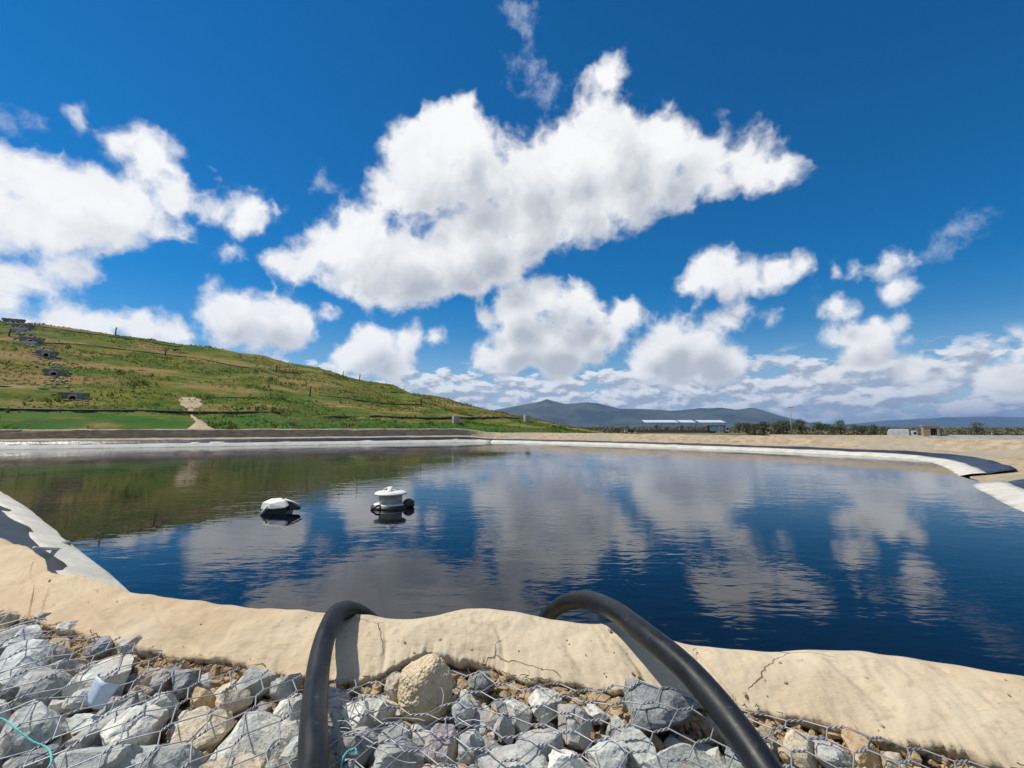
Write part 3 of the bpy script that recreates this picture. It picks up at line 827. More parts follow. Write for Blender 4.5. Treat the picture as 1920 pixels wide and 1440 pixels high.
# ================================================================== trees and scrub
def leaf_cards(vs, fs, c, rad, n, size, R):
    for _ in range(n):
        while True:
            d = Vector((R.uniform(-1, 1), R.uniform(-1, 1), R.uniform(-1, 1)))
            if 0.15 < d.length < 1: break
        d = d * (0.45 + 0.55 * R.random()) / max(d.length, 0.5) * min(1, d.length + 0.25)
        p = Vector(c) + Vector((d.x * rad[0], d.y * rad[1], d.z * rad[2]))
        a = Vector((R.gauss(0, 1), R.gauss(0, 1), R.gauss(0, 0.7))).normalized(); b = a.cross(Vector((R.gauss(0, 1), R.gauss(0, 1), R.gauss(0, 1)))).normalized()
        s = size * R.uniform(0.6, 1.4); i = len(vs)
        vs += [p - a * s, p + b * s * 0.55, p + a * s, p - b * s * 0.55]
        fs.append((i, i + 1, i + 2, i + 3))

def tree_meshes(seed, h, w, nl=650):
    R = random.Random(seed)
    tr = MB()
    th = h * R.uniform(0.22, 0.34)
    tr.tube([(0, 0, -0.3), (0.05, 0.03, th * 0.5), (R.uniform(-.1, .1), 0, th), (R.uniform(-.2, .2), R.uniform(-.1, .1), h * 0.7)], [0.16, 0.13, 0.11, 0.04], 7)
    vs, fs = [], []
    k = R.randint(7, 10)
    for j in range(k):
        q = 2 * PI * j / k + R.uniform(-0.4, 0.4); rr = w * 0.5 * R.uniform(0.25, 0.72)
        c = Vector((rr * math.cos(q), rr * math.sin(q), h * R.uniform(0.42, 0.86)))
        tr.tube([(0, 0, th * R.uniform(0.7, 1.0)), (c.x * 0.5, c.y * 0.5, (th + c.z) * 0.5), tuple(c)], [0.07, 0.05, 0.02], 5)
        leaf_cards(vs, fs, c, (w * R.uniform(0.16, 0.26), w * R.uniform(0.16, 0.26), h * R.uniform(0.10, 0.17)), nl // k, 0.085 * w / 3.2, R)
    leaf_cards(vs, fs, (0, 0, h * 0.78), (w * 0.24, w * 0.24, h * 0.22), nl // 4, 0.09 * w / 3.2, R)
    return tr, vs, fs

tree_proto = []
for k, (h, w, mt) in enumerate(((3.8, 4.2, 'leaf'), (3.2, 4.0, 'leaf_dark'), (4.4, 4.0, 'leaf'), (2.7, 3.6, 'leaf_dry'), (3.4, 4.8, 'leaf'))):
    tr, vs, fs = tree_meshes(50 + k, h, w)
    me = bpy.data.meshes.new('trunk'); me.from_pydata([tuple(v) for v in tr.v], [], tr.f); me.materials.append(M['bark'])
    mc = bpy.data.meshes.new('crown'); mc.from_pydata([tuple(v) for v in vs], [], fs); mc.materials.append(M[mt])
    tree_proto.append((me, mc))
def place_tree(name, k, x, y, sc, rz, label, group):
    e = empty(name, (x, y, ground_z(x, y)), rz); e.scale = (sc, sc, sc)
    for nm, d in zip(('trunk', 'crown'), tree_proto[k]):
        link(bpy.data.objects.new(nm, d), e)
    tag(e, label, 'tree', group)
RT = random.Random(21)
TREE_SPOTS = [(0.487 + 0.295 * k / 27 + RT.uniform(-0.009, 0.009), RT.uniform(150, 225), RT.uniform(0.8, 1.65)) for k in range(28)]
for q, d, sc in TREE_SPOTS:
    place_tree('scrub_tree', RT.choice((0, 1, 2, 4)), q * d, d, sc, RT.uniform(0, 6), 'rounded green scrub tree in the dense belt between the utility pole and the white truck', 'scrub trees left of the white truck')
for k in range(16):
    q = 0.06 + 0.40 * (k + RT.uniform(-0.3, 0.3)) / 15; d = RT.uniform(255, 330)
    place_tree('dry_tree', RT.choice((3, 3, 0)), q * d, d, RT.uniform(0.85, 1.2), RT.uniform(0, 6), 'dry olive tree in the sparse scrub around the open shelter', 'dry trees around the shelter')
for k in range(12):
    q = 0.885 + 0.30 * (k + RT.uniform(-0.3, 0.3)) / 11; d = RT.uniform(190, 260)
    place_tree('low_tree', RT.choice((1, 3, 4)), q * d, d, RT.uniform(0.45, 0.7), RT.uniform(0, 6), 'low bushy tree on the plain right of the block hut', 'low trees right of the hut')
place_tree('lone_tree', 2, 0.986 * 150, 150, 1.28, 1.0, 'lone taller dark tree standing above the scrub right of the block hut', None)

def make_scrub():
    vs, fs = [], []; R = random.Random(8)
    for _ in range(3000):
        q = R.uniform(-0.02, 1.35); d = 235 + 900 * R.random() ** 2.2
        if q > 0.5: d = 165 + 900 * R.random() ** 2.2
        x, y = q * d, d
        if 60 < x < 110 and 210 < y < 250: continue
        h = R.uniform(0.9, 2.6) * (1 + d / 1600); w = R.uniform(1.2, 3.0) * (1 + d / 700)
        leaf_cards(vs, fs, (x, y, ground_z(x, y) + h * 0.45), (w, w, h * 0.55), 16, 0.42 * (1 + d / 900), R)
    tag(mesh_obj('scrub', [tuple(v) for v in vs], fs, M['leaf_dry']), 'low olive brown scrub covering the plain below the hills', 'scrub', kind='stuff')
make_scrub()

# ================================================================== shelter, vehicles, hut, pole, second basin
def shelter():
    gz = -2.0
    e = empty('open_shelter', (85.0, 235.0, gz))
    tag(e, 'long open shelter with pale metal roof on thin posts below the hills', 'shelter')
    for x0, x1 in ((-19.4, -2.8), (-1.7, 5.8), (7.7, 20.5)):
        MB().add([(x0, -3.2, 5.55), (x1, -3.2, 5.55), (x1, 3.2, 6.75), (x0, 3.2, 6.75), (x0, -3.2, 5.40), (x1, -3.2, 5.40), (x1, 3.2, 6.6), (x0, 3.2, 6.6)],
                 [(0, 1, 2, 3), (7, 6, 5, 4), (4, 5, 1, 0), (5, 6, 2, 1), (6, 7, 3, 2), (7, 4, 0, 3)]).build('roof_panel', M['metal_roof'], e)
    for x in (-19.0, -11.5, -3.2, -1.2, 5.4, 8.1, 14.0, 20.0):
        for y, top in ((-2.9, 5.42), (2.9, 6.5)):
            MB().tube([(x, y, -0.4), (x, y, top)], 0.12, 8).build('post', M['grey_steel'], e)
    MB().box(-24, 14, -3.9, -3.5, -0.6, 1.9).build('low_wall', M['concrete'], e)
    MB().tube([(-2.8, 0, 6.0), (-1.7, 0, 6.0)], 0.12, 6).build('roof_beam', M['grey_steel'], e)
    MB().tube([(5.8, 0, 6.0), (7.7, 0, 6.0)], 0.12, 6).build('roof_beam', M['grey_steel'], e)
shelter()

def wheel(x, y, r, w, e):
    mb = MB(); n = 18
    prof = [(r * 0.55, -w / 2), (r * 0.95, -w / 2), (r, -w * 0.35), (r, w * 0.35), (r * 0.95, w / 2), (r * 0.55, w / 2)]
    vs = [(x + q * math.cos(2 * PI * k / n), y + o_, r + q * math.sin(2 * PI * k / n)) for q, o_ in prof for k in range(n)]
    fs = [(i * n + k, i * n + (k + 1) % n, (i + 1) * n + (k + 1) % n, (i + 1) * n + k) for i in range(5) for k in range(n)]
    t = mb.add(vs, fs).build('wheel', M['rubber'], e, True)
    vs = [(x + r * 0.56 * math.cos(2 * PI * k / n), y + o_, r + r * 0.56 * math.sin(2 * PI * k / n)) for o_ in (-w * 0.4, w * 0.4) for k in range(n)]
    MB().add(vs, [tuple(range(n)), tuple(range(2 * n - 1, n - 1, -1))] + [(k, (k + 1) % n, n + (k + 1) % n, n + k) for k in range(n)]).build('rim', M['grey_steel'], t)

def white_truck():
    e = empty('garbage_truck', (115.8, 140.0, -2.42), -0.66)
    tag(e, 'white garbage truck with a rounded body and short cab, half hidden behind the bank', 'truck')
    MB().prism([(-3.5, 1.0), (1.5, 1.0), (1.52, 3.0), (1.3, 3.14), (-2.6, 3.14), (-3.1, 2.95), (-3.42, 2.2)], -1.2, 1.2).build('body', M['white_paint'], e, bevel=0.06)
    for x in (-2.2, -1.0, 0.2): MB().box(x - 0.05, x + 0.05, -1.26, -1.203, 1.1, 2.95).build('rib', M['white_paint'], e)
    cab = MB().prism([(2.0, 0.75), (3.45, 0.75), (3.5, 1.5), (3.25, 2.55), (3.0, 2.7), (2.05, 2.7)], -1.12, 1.12).build('cab', M['white_paint'], e, bevel=0.05)

    MB().prism([(2.45, 1.62), (3.28, 1.62), (3.12, 2.35), (2.5, 2.35)], -1.15, -1.123).build('side_window', M['glass'], cab)
    MB().add([(3.50, -1.0, 1.56), (3.50, 1.0, 1.56), (3.30, 1.0, 2.5), (3.30, -1.0, 2.5)], [(0, 1, 2, 3)]).build('windscreen', M['glass'], cab)
    MB().box(-3.3, 3.2, -0.9, 0.9, 0.55, 0.95).build('chassis', M['grey_steel'], e)
    for x in (-2.2, -1.1, 2.75):
        for y in (-0.98, 0.98): wheel(x, y, 0.5, 0.3, e)
white_truck()

def blue_van():
    e = empty('pickup_truck', (54.6, 220.0, ground_z(54.6, 220.0) + 0.02), 0.0)
    tag(e, 'small dark blue pickup parked on the plain left of the open shelter', 'pickup')
    MB().prism([(-0.6, 0.45), (2.15, 0.45), (2.2, 1.35), (2.0, 1.7), (-0.5, 1.72), (-0.75, 1.2)], -0.85, 0.85).build('body', M['blue_paint'], e, bevel=0.05)
    MB().prism([(-2.2, 0.45), (-0.76, 0.45), (-0.78, 1.15), (-2.1, 1.02)], -0.8, 0.8).build('bonnet', M['pale_blue'], e, bevel=0.05)
    MB().prism([(-0.45, 1.1), (0.35, 1.1), (0.35, 1.55), (-0.35, 1.55)], -0.88, -0.853).build('side_window', M['glass'], e)
    MB().prism([(0.5, 1.1), (1.7, 1.1), (1.65, 1.55), (0.5, 1.55)], -0.88, -0.853).build('side_window', M['glass'], e)
    for x in (-1.4, 1.4):
        for y in (-0.72, 0.72): wheel(x, y, 0.34, 0.22, e)
blue_van()

def box_truck():
    e = empty('box_truck', (99.0, 226.5, ground_z(99, 226) + 0.02), 0.0)
    tag(e, 'pale blue box truck with dark edges under the right end of the open shelter', 'truck')
    MB().box(-4.6, 2.6, -1.2, 1.2, 0.9, 3.3).build('box', M['pale_blue'], e, bevel=0.05)
    for x in (-4.7, 2.66): MB().box(x - 0.14, x + 0.14, -1.26, 1.26, 0.85, 3.5).build('corner_frame', M['void'], e)
    MB().box(-4.84, 2.8, -1.26, 1.26, 3.305, 3.62).build('roof_edge', M['void'], e)
    cab = MB().prism([(3.0, 0.7), (4.9, 0.7), (4.9, 1.7), (4.6, 2.8), (3.0, 2.85)], -1.1, 1.1).build('cab', M['metal_roof'], e, bevel=0.05)
    MB().prism([(3.5, 1.6), (4.6, 1.6), (4.42, 2.5), (3.55, 2.5)], -1.13, -1.103).build('side_window', M['glass'], cab)
    for x in (-3.2, -2.2, 4.0):
        for y in (-0.95, 0.95): wheel(x, y, 0.5, 0.3, e)
box_truck()

def hut():
    gz = -0.55
    e = empty('block_hut', (53.2, 60.0, gz), -0.55)
    e.scale = (0.82, 0.82, 0.90)
    tag(e, 'small tan block hut with a dark barred doorway beside the white truck', 'hut')
    h = 2.28
    # front wall in courses of blocks around the doorway, thick side and back walls, flat roof slab
    bw, bh = 0.38, 0.19
    me = None
    rows = int(h / bh)
    for r in range(rows):
        off = (r % 2) * bw / 2
        x = -0.94
        while x < 0.93:
            x1 = min(0.94, (math.floor((x + 0.94 - off + 1e-6) / bw) + 1) * bw - 0.94 + off)
            z0 = r * bh
            a, b = x, x1
            segs = [(a, b)]
            if z0 + bh > 0.55 and z0 < 1.98:
                segs = [(p, q) for p, q in ((a, min(b, -0.12)), (max(a, 0.62), b)) if q - p > 0.03]
            for p, q in segs:
                MB().box(p + 0.006, q - 0.006, -0.9, -0.72, z0 + 0.006, z0 + bh - 0.006).build('block', M['block'], e)
            x = x1
    MB().box(-0.93, 0.93, -0.88, -0.73, 0.0, 0.552).box(-0.93, -0.13, -0.88, -0.73, 0.552, h).box(0.63, 0.93, -0.88, -0.73, 0.552, h).box(-0.13, 0.63, -0.88, -0.73, 1.985, h).build('mortar', M['pale_concrete'], e)
    MB().box(-0.94, -0.76, -0.719, 0.9, 0, h).build('side_wall', M['block'], e)
    MB().box(0.76, 0.94, -0.719, 0.9, 0, h).build('side_wall', M['block'], e)
    MB().box(-0.759, 0.759, 0.72, 0.9, 0, h).build('back_wall', M['block'], e)
    MB().box(-1.06, 1.06, -1.02, 1.02, h + 0.002, h + 0.14).build('roof_slab', M['block'], e, bevel=0.01)
    door = MB().box(-0.12, 0.62, -0.70, -0.67, 0.0, 1.98).build('door', M['void'], e)
    for x in (0.03, 0.25, 0.47): MB().tube([(x, -0.79, 0.5), (x, -0.79, 1.98)], 0.012, 6).build('bar', M['grey_steel'], door)
hut()

def utility_pole():
    x, y = 88.9, 150.0; gz = ground_z(x, y)
    e = empty('utility_pole', (x, y, gz))
    tag(e, 'tall pale concrete utility pole standing alone between shelter and white truck', 'pole')
    MB().tube([(0, 0, -0.5), (0, 0, 4.8), (0, 0, 9.6)], [0.22, 0.17, 0.12], 10).build('shaft', M['pale_concrete'], e, True)
    arm = MB().box(-0.75, 0.75, -0.19, -0.08, 9.0, 9.12).build('crossarm', M['post'], e)
    for q in (-0.65, 0.0, 0.65): MB().lathe([(0.03, 0), (0.06, 0.04), (0.04, 0.1), (0.06, 0.14), (0.02, 0.2)], (q, -0.13, 9.12), 8).build('insulator', M['concrete'], arm)
utility_pole()
for x, y, h, label in ((89.5, 88.0, 1.9, 'thin pale post right of the block hut'), (70.5, 160.0, 3.4, 'thin pale post in the scrub left of the utility pole'), (21.0, 205.0, 3.2, 'thin pale post in the dry scrub at the low end of the mound')):
    o = MB().tube([(x, y, ground_z(x, y) - 0.3), (x, y, ground_z(x, y) + h + (0.9 if y < 100 else 0))], [0.09, 0.07], 7).build('thin_post', M['pale_concrete'])
    tag(o, label, 'post', 'thin posts on the plain')

def second_basin():
    line = catmull([(36, 66), (46, 62.5), (54.5, 59.2), (66, 55.5), (90, 49), (120, 42)], 10)
    def strip(prof, mat, name, i0=0, noise_=0.03):
        vs, fs = [], []; m = len(prof)
        L = line[i0:]
        tan = np.gradient(L, axis=0); tan /= np.linalg.norm(tan, axis=1)[:, None]
        nrm = np.stack([-tan[:, 1], tan[:, 0]], axis=1)
        for i in range(len(L)):
            for k, (o, z) in enumerate(prof):
                q = L[i] + nrm[i] * o
                vs.append((q[0], q[1], z + noise_ * fbm(q[0] * 0.4, q[1] * 0.4, k, 3)))
        for i in range(len(L) - 1):
            for k in range(m - 1): fs.append((i * m + k, (i + 1) * m + k, (i + 1) * m + k + 1, i * m + k + 1))
        o = mesh_obj(name, vs, fs, mat, None, True)
        if sum(p.normal.z for p in o.data.polygons) < 0: o.data.flip_normals()
        return o
    tag(strip([(-9.0, -1.9), (-5.5, -1.5), (-2.6, -0.65), (-0.4, 0.22), (0.6, 0.30), (2.6, 0.30), (5.5, -1.1), (9, -2.6)], M['bank'], 'basin_bank'), kind='structure')
    tag(strip([(-2.9, -0.62), (-1.5, -0.10), (-0.3, 0.34), (0.7, 0.40)], M['grey_liner'], 'pale_liner', 18), 'pale grey liner strip along the bank of the second basin, right of the hut', 'liner')
    tag(strip([(-5.4, -1.35), (-4.0, -0.93), (-2.9, -0.52)], M['black_liner'], 'dark_liner', 20), 'dark lower liner of the second basin, right of the hut', 'liner')
second_basin()

# ================================================================== things afloat
def aerator():
    e = empty('floating_aerator', (-2.20, 8.66, 0.0), 0.35)
    e.scale = (0.97, 0.97, 0.80)
    tag(e, 'white round aerator with a wide domed cap floating on a black ring', 'aerator')
    wp = speckled('weathered_white_plastic', (0.78, 0.77, 0.70), (0.70, 0.68, 0.60), 5.0, 0.5, 0.4, 0.1, 0.004, 30.0, obj=True)
    gp = speckled('stained_grey_plastic', (0.56, 0.54, 0.46), (0.40, 0.38, 0.31), 6.0, 0.7, 0.3, 0.2, 0.004, 30.0, obj=True)
    MB().lathe([(0.29, 0.004), (0.335, -0.06), (0.355, 0.0), (0.345, 0.045), (0.30, 0.07), (0.24, 0.075), (0.24, -0.05)], sides=40, caps=False).build('float_ring', M['black_pipe'], e, True)
    MB().lathe([(0.225, 0.0), (0.30, 0.062), (0.305, 0.078), (0.26, 0.092), (0.222, 0.098), (0.20, 0.10)], sides=40).build('collar', wp, e, True)
    MB().lathe([(0.205, 0.06), (0.205, 0.12), (0.212, 0.13), (0.212, 0.285), (0.20, 0.29)], sides=40).build('drum', gp, e, True)
    MB().lathe([(0.20, 0.292), (0.285, 0.288), (0.298, 0.302), (0.29, 0.325), (0.25, 0.350), (0.17, 0.368), (0.06, 0.375), (0.0, 0.376)], sides=44, caps=False).build('cap', wp, e, True)
    # three-legged lifting dome on the cap
    for k in range(3):
        q = 2 * PI * k / 3 + 0.2
        pts = []
        for j in range(9):
            a = j / 8
            r = 0.155 * (1 - a) + 0.0 * a; z = 0.362 + 0.085 * math.sin(a * PI / 2)
            pts.append((r, z))
        mb = MB(); vs = []; n = len(pts)
        for (r, z) in pts:
            for (dw, dz) in ((-0.045, -0.016), (0.045, -0.016), (0.038, 0.012), (-0.038, 0.012)):
                vs.append((r * math.cos(q) - dw * math.sin(q), r * math.sin(q) + dw * math.cos(q), z + dz))
        fs = [(i * 4 + m_, i * 4 + (m_ + 1) % 4, (i + 1) * 4 + (m_ + 1) % 4, (i + 1) * 4 + m_) for i in range(n - 1) for m_ in range(4)] + [(3, 2, 1, 0), tuple((n - 1) * 4 + m_ for m_ in range(4))]
        mb.add(vs, fs).build('lifting_arm', wp, e, True)
    # black motor housing bulging at one side
    mb = MB(); vs, fs = [], []
    bm = bmesh.new(); bmesh.ops.create_icosphere(bm, subdivisions=3, radius=1.0)
    for v in bm.verts:
        n = 1 + 0.14 * fbm(v.co.x * 1.6, v.co.y * 1.6, v.co.z * 1.6, 3)
        v.co = Vector((v.co.x * 0.115 * n + 0.315, v.co.y * 0.11 * n - 0.12, v.co.z * 0.12 * n + 0.07))
    me = bpy.data.meshes.new('motor_housing'); bm.to_mesh(me); bm.free(); me.materials.append(M['black_pipe'])
    me.polygons.foreach_set('use_smooth', [True] * len(me.polygons))
    link(bpy.data.objects.new('motor_housing', me), e)
    MB().tube([(-0.20, -0.24, 0.10), (-0.27, -0.27, 0.09), (-0.34, -0.25, 0.03), (-0.38, -0.20, -0.05)], 0.02, 8).build('cable_stub', M['black_pipe'], e, True)
aerator()

def white_float():
    e = empty('plastic_float', (-3.90, 8.12, 0.0), 0.05)
    e.scale = (0.95, 0.95, 0.88)
    tag(e, 'white faceted plastic float lying half sunk with a strut sticking out', 'float')
    wp = bpy.data.materials['weathered_white_plastic']
    def hull(pts, name, mat, bev=0.012):
        bm = bmesh.new()
        for p in pts: bm.verts.new(p)
        bmesh.ops.convex_hull(bm, input=bm.verts)
        me = bpy.data.meshes.new(name); bm.to_mesh(me); bm.free(); me.materials.append(mat)
        o = link(bpy.data.objects.new(name, me), e)
        m_ = o.modifiers.new('bevel', 'BEVEL'); m_.width = bev; m_.segments = 2; m_.limit_method = 'ANGLE'; m_.angle_limit = 0.5
        return o
    hull([(-0.33, -0.10, 0.10), (-0.32, -0.06, 0.21), (-0.20, 0.02, 0.27), (-0.04, 0.06, 0.275), (0.02, 0.0, 0.25), (-0.05, -0.13, 0.19), (-0.02, -0.14, 0.08), (-0.30, -0.13, 0.07), (-0.30, 0.16, 0.08), (0.0, 0.18, 0.08), (-0.2, 0.16, 0.22)], 'shell', wp, 0.03)
    hull([(-0.16, -0.15, 0.20), (0.03, -0.06, 0.27), (0.10, -0.09, 0.245), (0.17, -0.12, 0.15), (0.12, -0.17, 0.11), (-0.12, -0.19, 0.09), (-0.19, -0.17, 0.10), (0.1, 0.1, 0.10), (-0.1, 0.1, 0.12), (0.05, 0.04, 0.24)], 'shell_cover', wp, 0.02)
    hull([(-0.31, -0.15, -0.06), (0.16, -0.15, -0.06), (0.16, 0.15, -0.06), (-0.31, 0.15, -0.06), (-0.29, -0.13, 0.10), (0.12, -0.14, 0.11), (0.12, 0.12, 0.11), (-0.29, 0.13, 0.10)], 'wet_hull', M['black_pipe'])
    MB().tube([(0.06, -0.06, 0.262), (0.22, -0.05, 0.20), (0.37, -0.03, 0.115)], [0.018, 0.018, 0.014], 8).build('strut', wp, e, True)
    hull([(0.10, -0.04, 0.24), (0.13, 0.03, 0.04), (0.34, -0.01, 0.10), (0.30, 0.03, 0.05), (0.16, -0.09, 0.07), (0.34, -0.04, 0.09)], 'dark_fin', M['black_pipe'], 0.005)
    MB().tube([(-0.17, -0.20, 0.155), (-0.22, -0.215, 0.08), (-0.27, -0.21, 0.0)], [0.022, 0.022, 0.02], 8).build('strap', wp, e, True)
white_float()

# ================================================================== near bank: mortar-capped berm, gabion of stones under wire, hoses
STONES = "-1.569,1.568,0.098,0.108,a -1.363,1.445,0.082,0.093,b -1.755,1.755,0.110,0.080,a -1.657,1.844,0.044,0.062,w -1.512,1.645,0.054,0.054,p -1.231,1.510,0.103,0.089,w -1.420,1.694,0.058,0.043,d -1.306,1.694,0.060,0.062,b -1.253,1.300,0.140,0.095,g -0.967,1.256,0.093,0.097,w -1.051,1.498,0.043,0.060,p -0.971,1.480,0.050,0.071,d -0.777,1.295,0.082,0.109,k -0.772,1.386,0.039,0.055,k -0.857,1.386,0.041,0.038,o -0.620,1.240,0.134,0.136,w -0.774,1.489,0.063,0.068,g -0.665,1.451,0.049,0.048,b -0.773,1.136,0.084,0.058,b -0.952,1.148,0.098,0.053,g -0.406,1.313,0.040,0.056,w -0.341,1.337,0.033,0.047,w -0.367,1.208,0.059,0.060,b -0.095,1.474,0.035,0.049,d -0.126,1.337,0.041,0.042,g 0.088,1.371,0.056,0.079,w 0.162,1.282,0.055,0.070,b 0.057,1.189,0.091,0.068,b 0.389,1.318,0.120,0.101,d 0.406,1.157,0.125,0.064,g 0.827,1.189,0.050,0.070,o -0.021,1.278,0.038,0.053,b 0.223,1.166,0.060,0.053,g 0.006,1.123,0.108,0.041,g -0.258,1.157,0.072,0.053,b 0.131,1.123,0.064,0.041,w 0.676,1.175,0.047,0.043,k -0.165,1.193,0.054,0.055,p -0.096,1.202,0.041,0.055,g 0.865,1.131,0.039,0.037,k -1.450,1.418,0.048,0.065,d -0.950,1.341,0.046,0.061,g 0.539,1.232,0.042,0.045,k -0.492,1.157,0.053,0.064,g -0.594,1.318,0.045,0.063,w -1.408,1.568,0.036,0.037,b -1.993,1.942,0.055,0.043,k -1.844,1.942,0.051,0.036,b -0.343,1.445,0.033,0.040,k"
# near edge (lip) and crest of the berm, walked from left to right
BERM = [((-5.0, 3.2, .68), (-5.3, 4.3, .78)), ((-3.9, 2.75, .68), (-4.2, 3.45, .78)), ((-2.9, 2.33, .69), (-3.05, 2.86, .78)), ((-2.07, 1.97, .70), (-2.63, 2.63, .78)), ((-1.86, 1.90, .70), (-2.32, 2.40, .78)),
        ((-1.665, 1.82, .70), (-2.10, 2.22, .78)), ((-1.45, 1.735, .70), (-1.84, 2.147, .78)), ((-1.288, 1.672, .70), (-1.52, 1.98, .78)), ((-.958, 1.581, .70), (-1.05, 1.82, .78)), ((-.70, 1.515, .70), (-.77, 1.76, .78)),
        ((-.507, 1.469, .70), (-.52, 1.72, .78)), ((-.405, 1.49, .705), (-.40, 1.685, .775)), ((-.285, 1.56, .735), (-.29, 1.695, .78)), ((-.19, 1.545, .72), (-.19, 1.74, .785)), ((-.09, 1.53, .705), (-.06, 1.735, .785)), ((.063, 1.469, .70), (.075, 1.712, .78)),
        ((.286, 1.399, .70), (.26, 1.648, .78)), ((.42, 1.385, .70), (.382, 1.655, .785)), ((.54, 1.355, .70), (.53, 1.53, .78)), ((.676, 1.312, .70), (.66, 1.475, .78)), ((.846, 1.236, .70), (.865, 1.44, .78)), ((.992, 1.177, .70), (1.05, 1.435, .78)),
        ((1.10, 1.11, .70), (1.16, 1.40, .78)), ((1.30, 1.03, .70), (1.34, 1.335, .78)), ((1.70, .86, .70), (1.85, 1.16, .78)), ((2.3, .55, .70), (2.6, .85, .78))]

def make_berm():
    m, N, b = material('mortar_cap', 0.92, 0.15)
    p = world_pos(N)
    n1 = N.noise(p, 3.0, 5.0, 0.6); n2 = N.noise(p, 30.0, 5.0, 0.62); n3 = N.noise(p, 0.9, 3.0, 0.5)
    pw_ = N.vec('ADD', p, N.vec('SCALE', N.noise(p, 5.0, 4.0, 0.6, color=True), scale=0.10))
    edge = N.voronoi(pw_, 2.1, 'DISTANCE_TO_EDGE')
    gate = N.ramp(N.noise(p, 2.2, 2.0, 0.5), 0.55, 0.62)
    crack = N.math('MULTIPLY', N.ramp(edge, 0.0055, 0.0), gate)
    peb = N.voronoi(p, 26.0, 'F1')
    spot = N.math('MULTIPLY', N.ramp(peb, 0.115, 0.07), N.ramp(N.noise(p, 4.5, 2.0), 0.53, 0.64))
    c = N.mix(N.ramp(n1, 0.34, 0.66), (0.575, 0.455, 0.295), (0.49, 0.37, 0.23))
    c = N.mix(N.ramp(n3, 0.50, 0.64, 0.0, 0.45), c, (0.60, 0.545, 0.41))
    c = N.mix(N.ramp(n2, 0.53, 0.72, 0.0, 0.55), c, (0.40, 0.29, 0.18))
    streak = N.noise(N.vec('MULTIPLY', p, (2.0, 9.0, 9.0)), 3.0, 5.0, 0.65)
    c = N.mix(N.ramp(streak, 0.55, 0.70, 0.0, 0.55), c, (0.42, 0.30, 0.19))
    c = N.mix(N.math('MULTIPLY', crack, 0.75), c, (0.20, 0.13, 0.08))
    c = N.mix(N.math('MULTIPLY', spot, 0.8), c, (0.26, 0.18, 0.11))
    N.put(b.inputs['Base Color'], c)
    h = N.math('MULTIPLY_ADD', n2, 0.35, n1)
    h = N.math('SUBTRACT', h, N.math('MULTIPLY', crack, 0.45))
    h = N.math('ADD', h, N.math('MULTIPLY', spot, 0.4))
    h = N.math('MULTIPLY_ADD', streak, 0.6, h)
    bump(N, b, h, 0.7, 0.012)
    A = [np.array(e) for e, c_ in BERM]; C = [np.array(c_) for e, c_ in BERM]
    A = catmull(A, 40); C = catmull(C, 40)
    nv = 22
    vs, fs = [], []
    for i in range(len(A)):
        a, c_ = A[i], C[i]
        d = (c_ - a)[:2]; L = np.linalg.norm(d); d = d / L
        rag = 0.026 * fbm(a[0] * 6, a[1] * 6, 1.0, 4) + 0.016 * mnoise.noise((a[0] * 28, a[1] * 28, 0)) + 0.007 * mnoise.noise((a[0] * 90, a[1] * 90, 0))
        row = []
        # torn lower lip
        row.append((a[0] + d[0] * (0.075 + rag), a[1] + d[1] * (0.075 + rag), a[2] - 0.075))
        row.append((a[0] + d[0] * (0.012 + rag), a[1] + d[1] * (0.012 + rag), a[2] - 0.020 + 0.010 * mnoise.noise((a[0] * 25, 3.0, 0))))
        for k in range(nv):
            q = k / (nv - 1)
            z = a[2] + (c_[2] - a[2]) * math.sin(q * PI / 2)
            x, y = a[0] + (c_[0] - a[0]) * q + d[0] * rag * (1 - q) ** 7, a[1] + (c_[1] - a[1]) * q + d[1] * rag * (1 - q) ** 7
            w = 0.016 * fbm(x * 3.2, y * 3.2, 2.0, 3) + 0.006 * fbm(x * 13, y * 13, 6.0, 3) + 0.0022 * fbm(x * 45, y * 45, 8.0, 2)
            g_ = i / 40.0 + 0.5 * mnoise.noise((x * 2.5, y * 2.5, 11.0)) + 0.8 * q
            cr = abs(mnoise.noise((g_ * 0.9, q * 0.6, 21.0)))
            w -= 0.011 * max(0.0, 1 - cr / 0.10) ** 1.5 * math.sin(PI * min(1, q + 0.12))
            row.append((x, y, z + w))
        crest_w = 0.016 * fbm(c_[0] * 3.2, c_[1] * 3.2, 2.0, 3)
        for (o, dz) in ((0.05, -0.012), (0.12, -0.06), (0.2, -0.14), (0.4, -0.34), (0.8, -0.72), (1.2, -1.1)):
            row.append((c_[0] + d[0] * o, c_[1] + d[1] * o, c_[2] + dz + crest_w))
        vs += row
    m_ = nv + 8
    for i in range(len(A) - 1):
        for k in range(m_ - 1): fs.append((i * m_ + k, (i + 1) * m_ + k, (i + 1) * m_ + k + 1, i * m_ + k + 1))
    o = mesh_obj('earth_berm', vs, fs, m, None, True)
    if sum(p_.normal.z for p_ in o.data.polygons) < 0: o.data.flip_normals()
    tag(o, kind='structure')
    return A, C
LIP, CREST = make_berm()

def lip_y(x):
    return float(np.interp(x, LIP[:, 0], LIP[:, 1]))

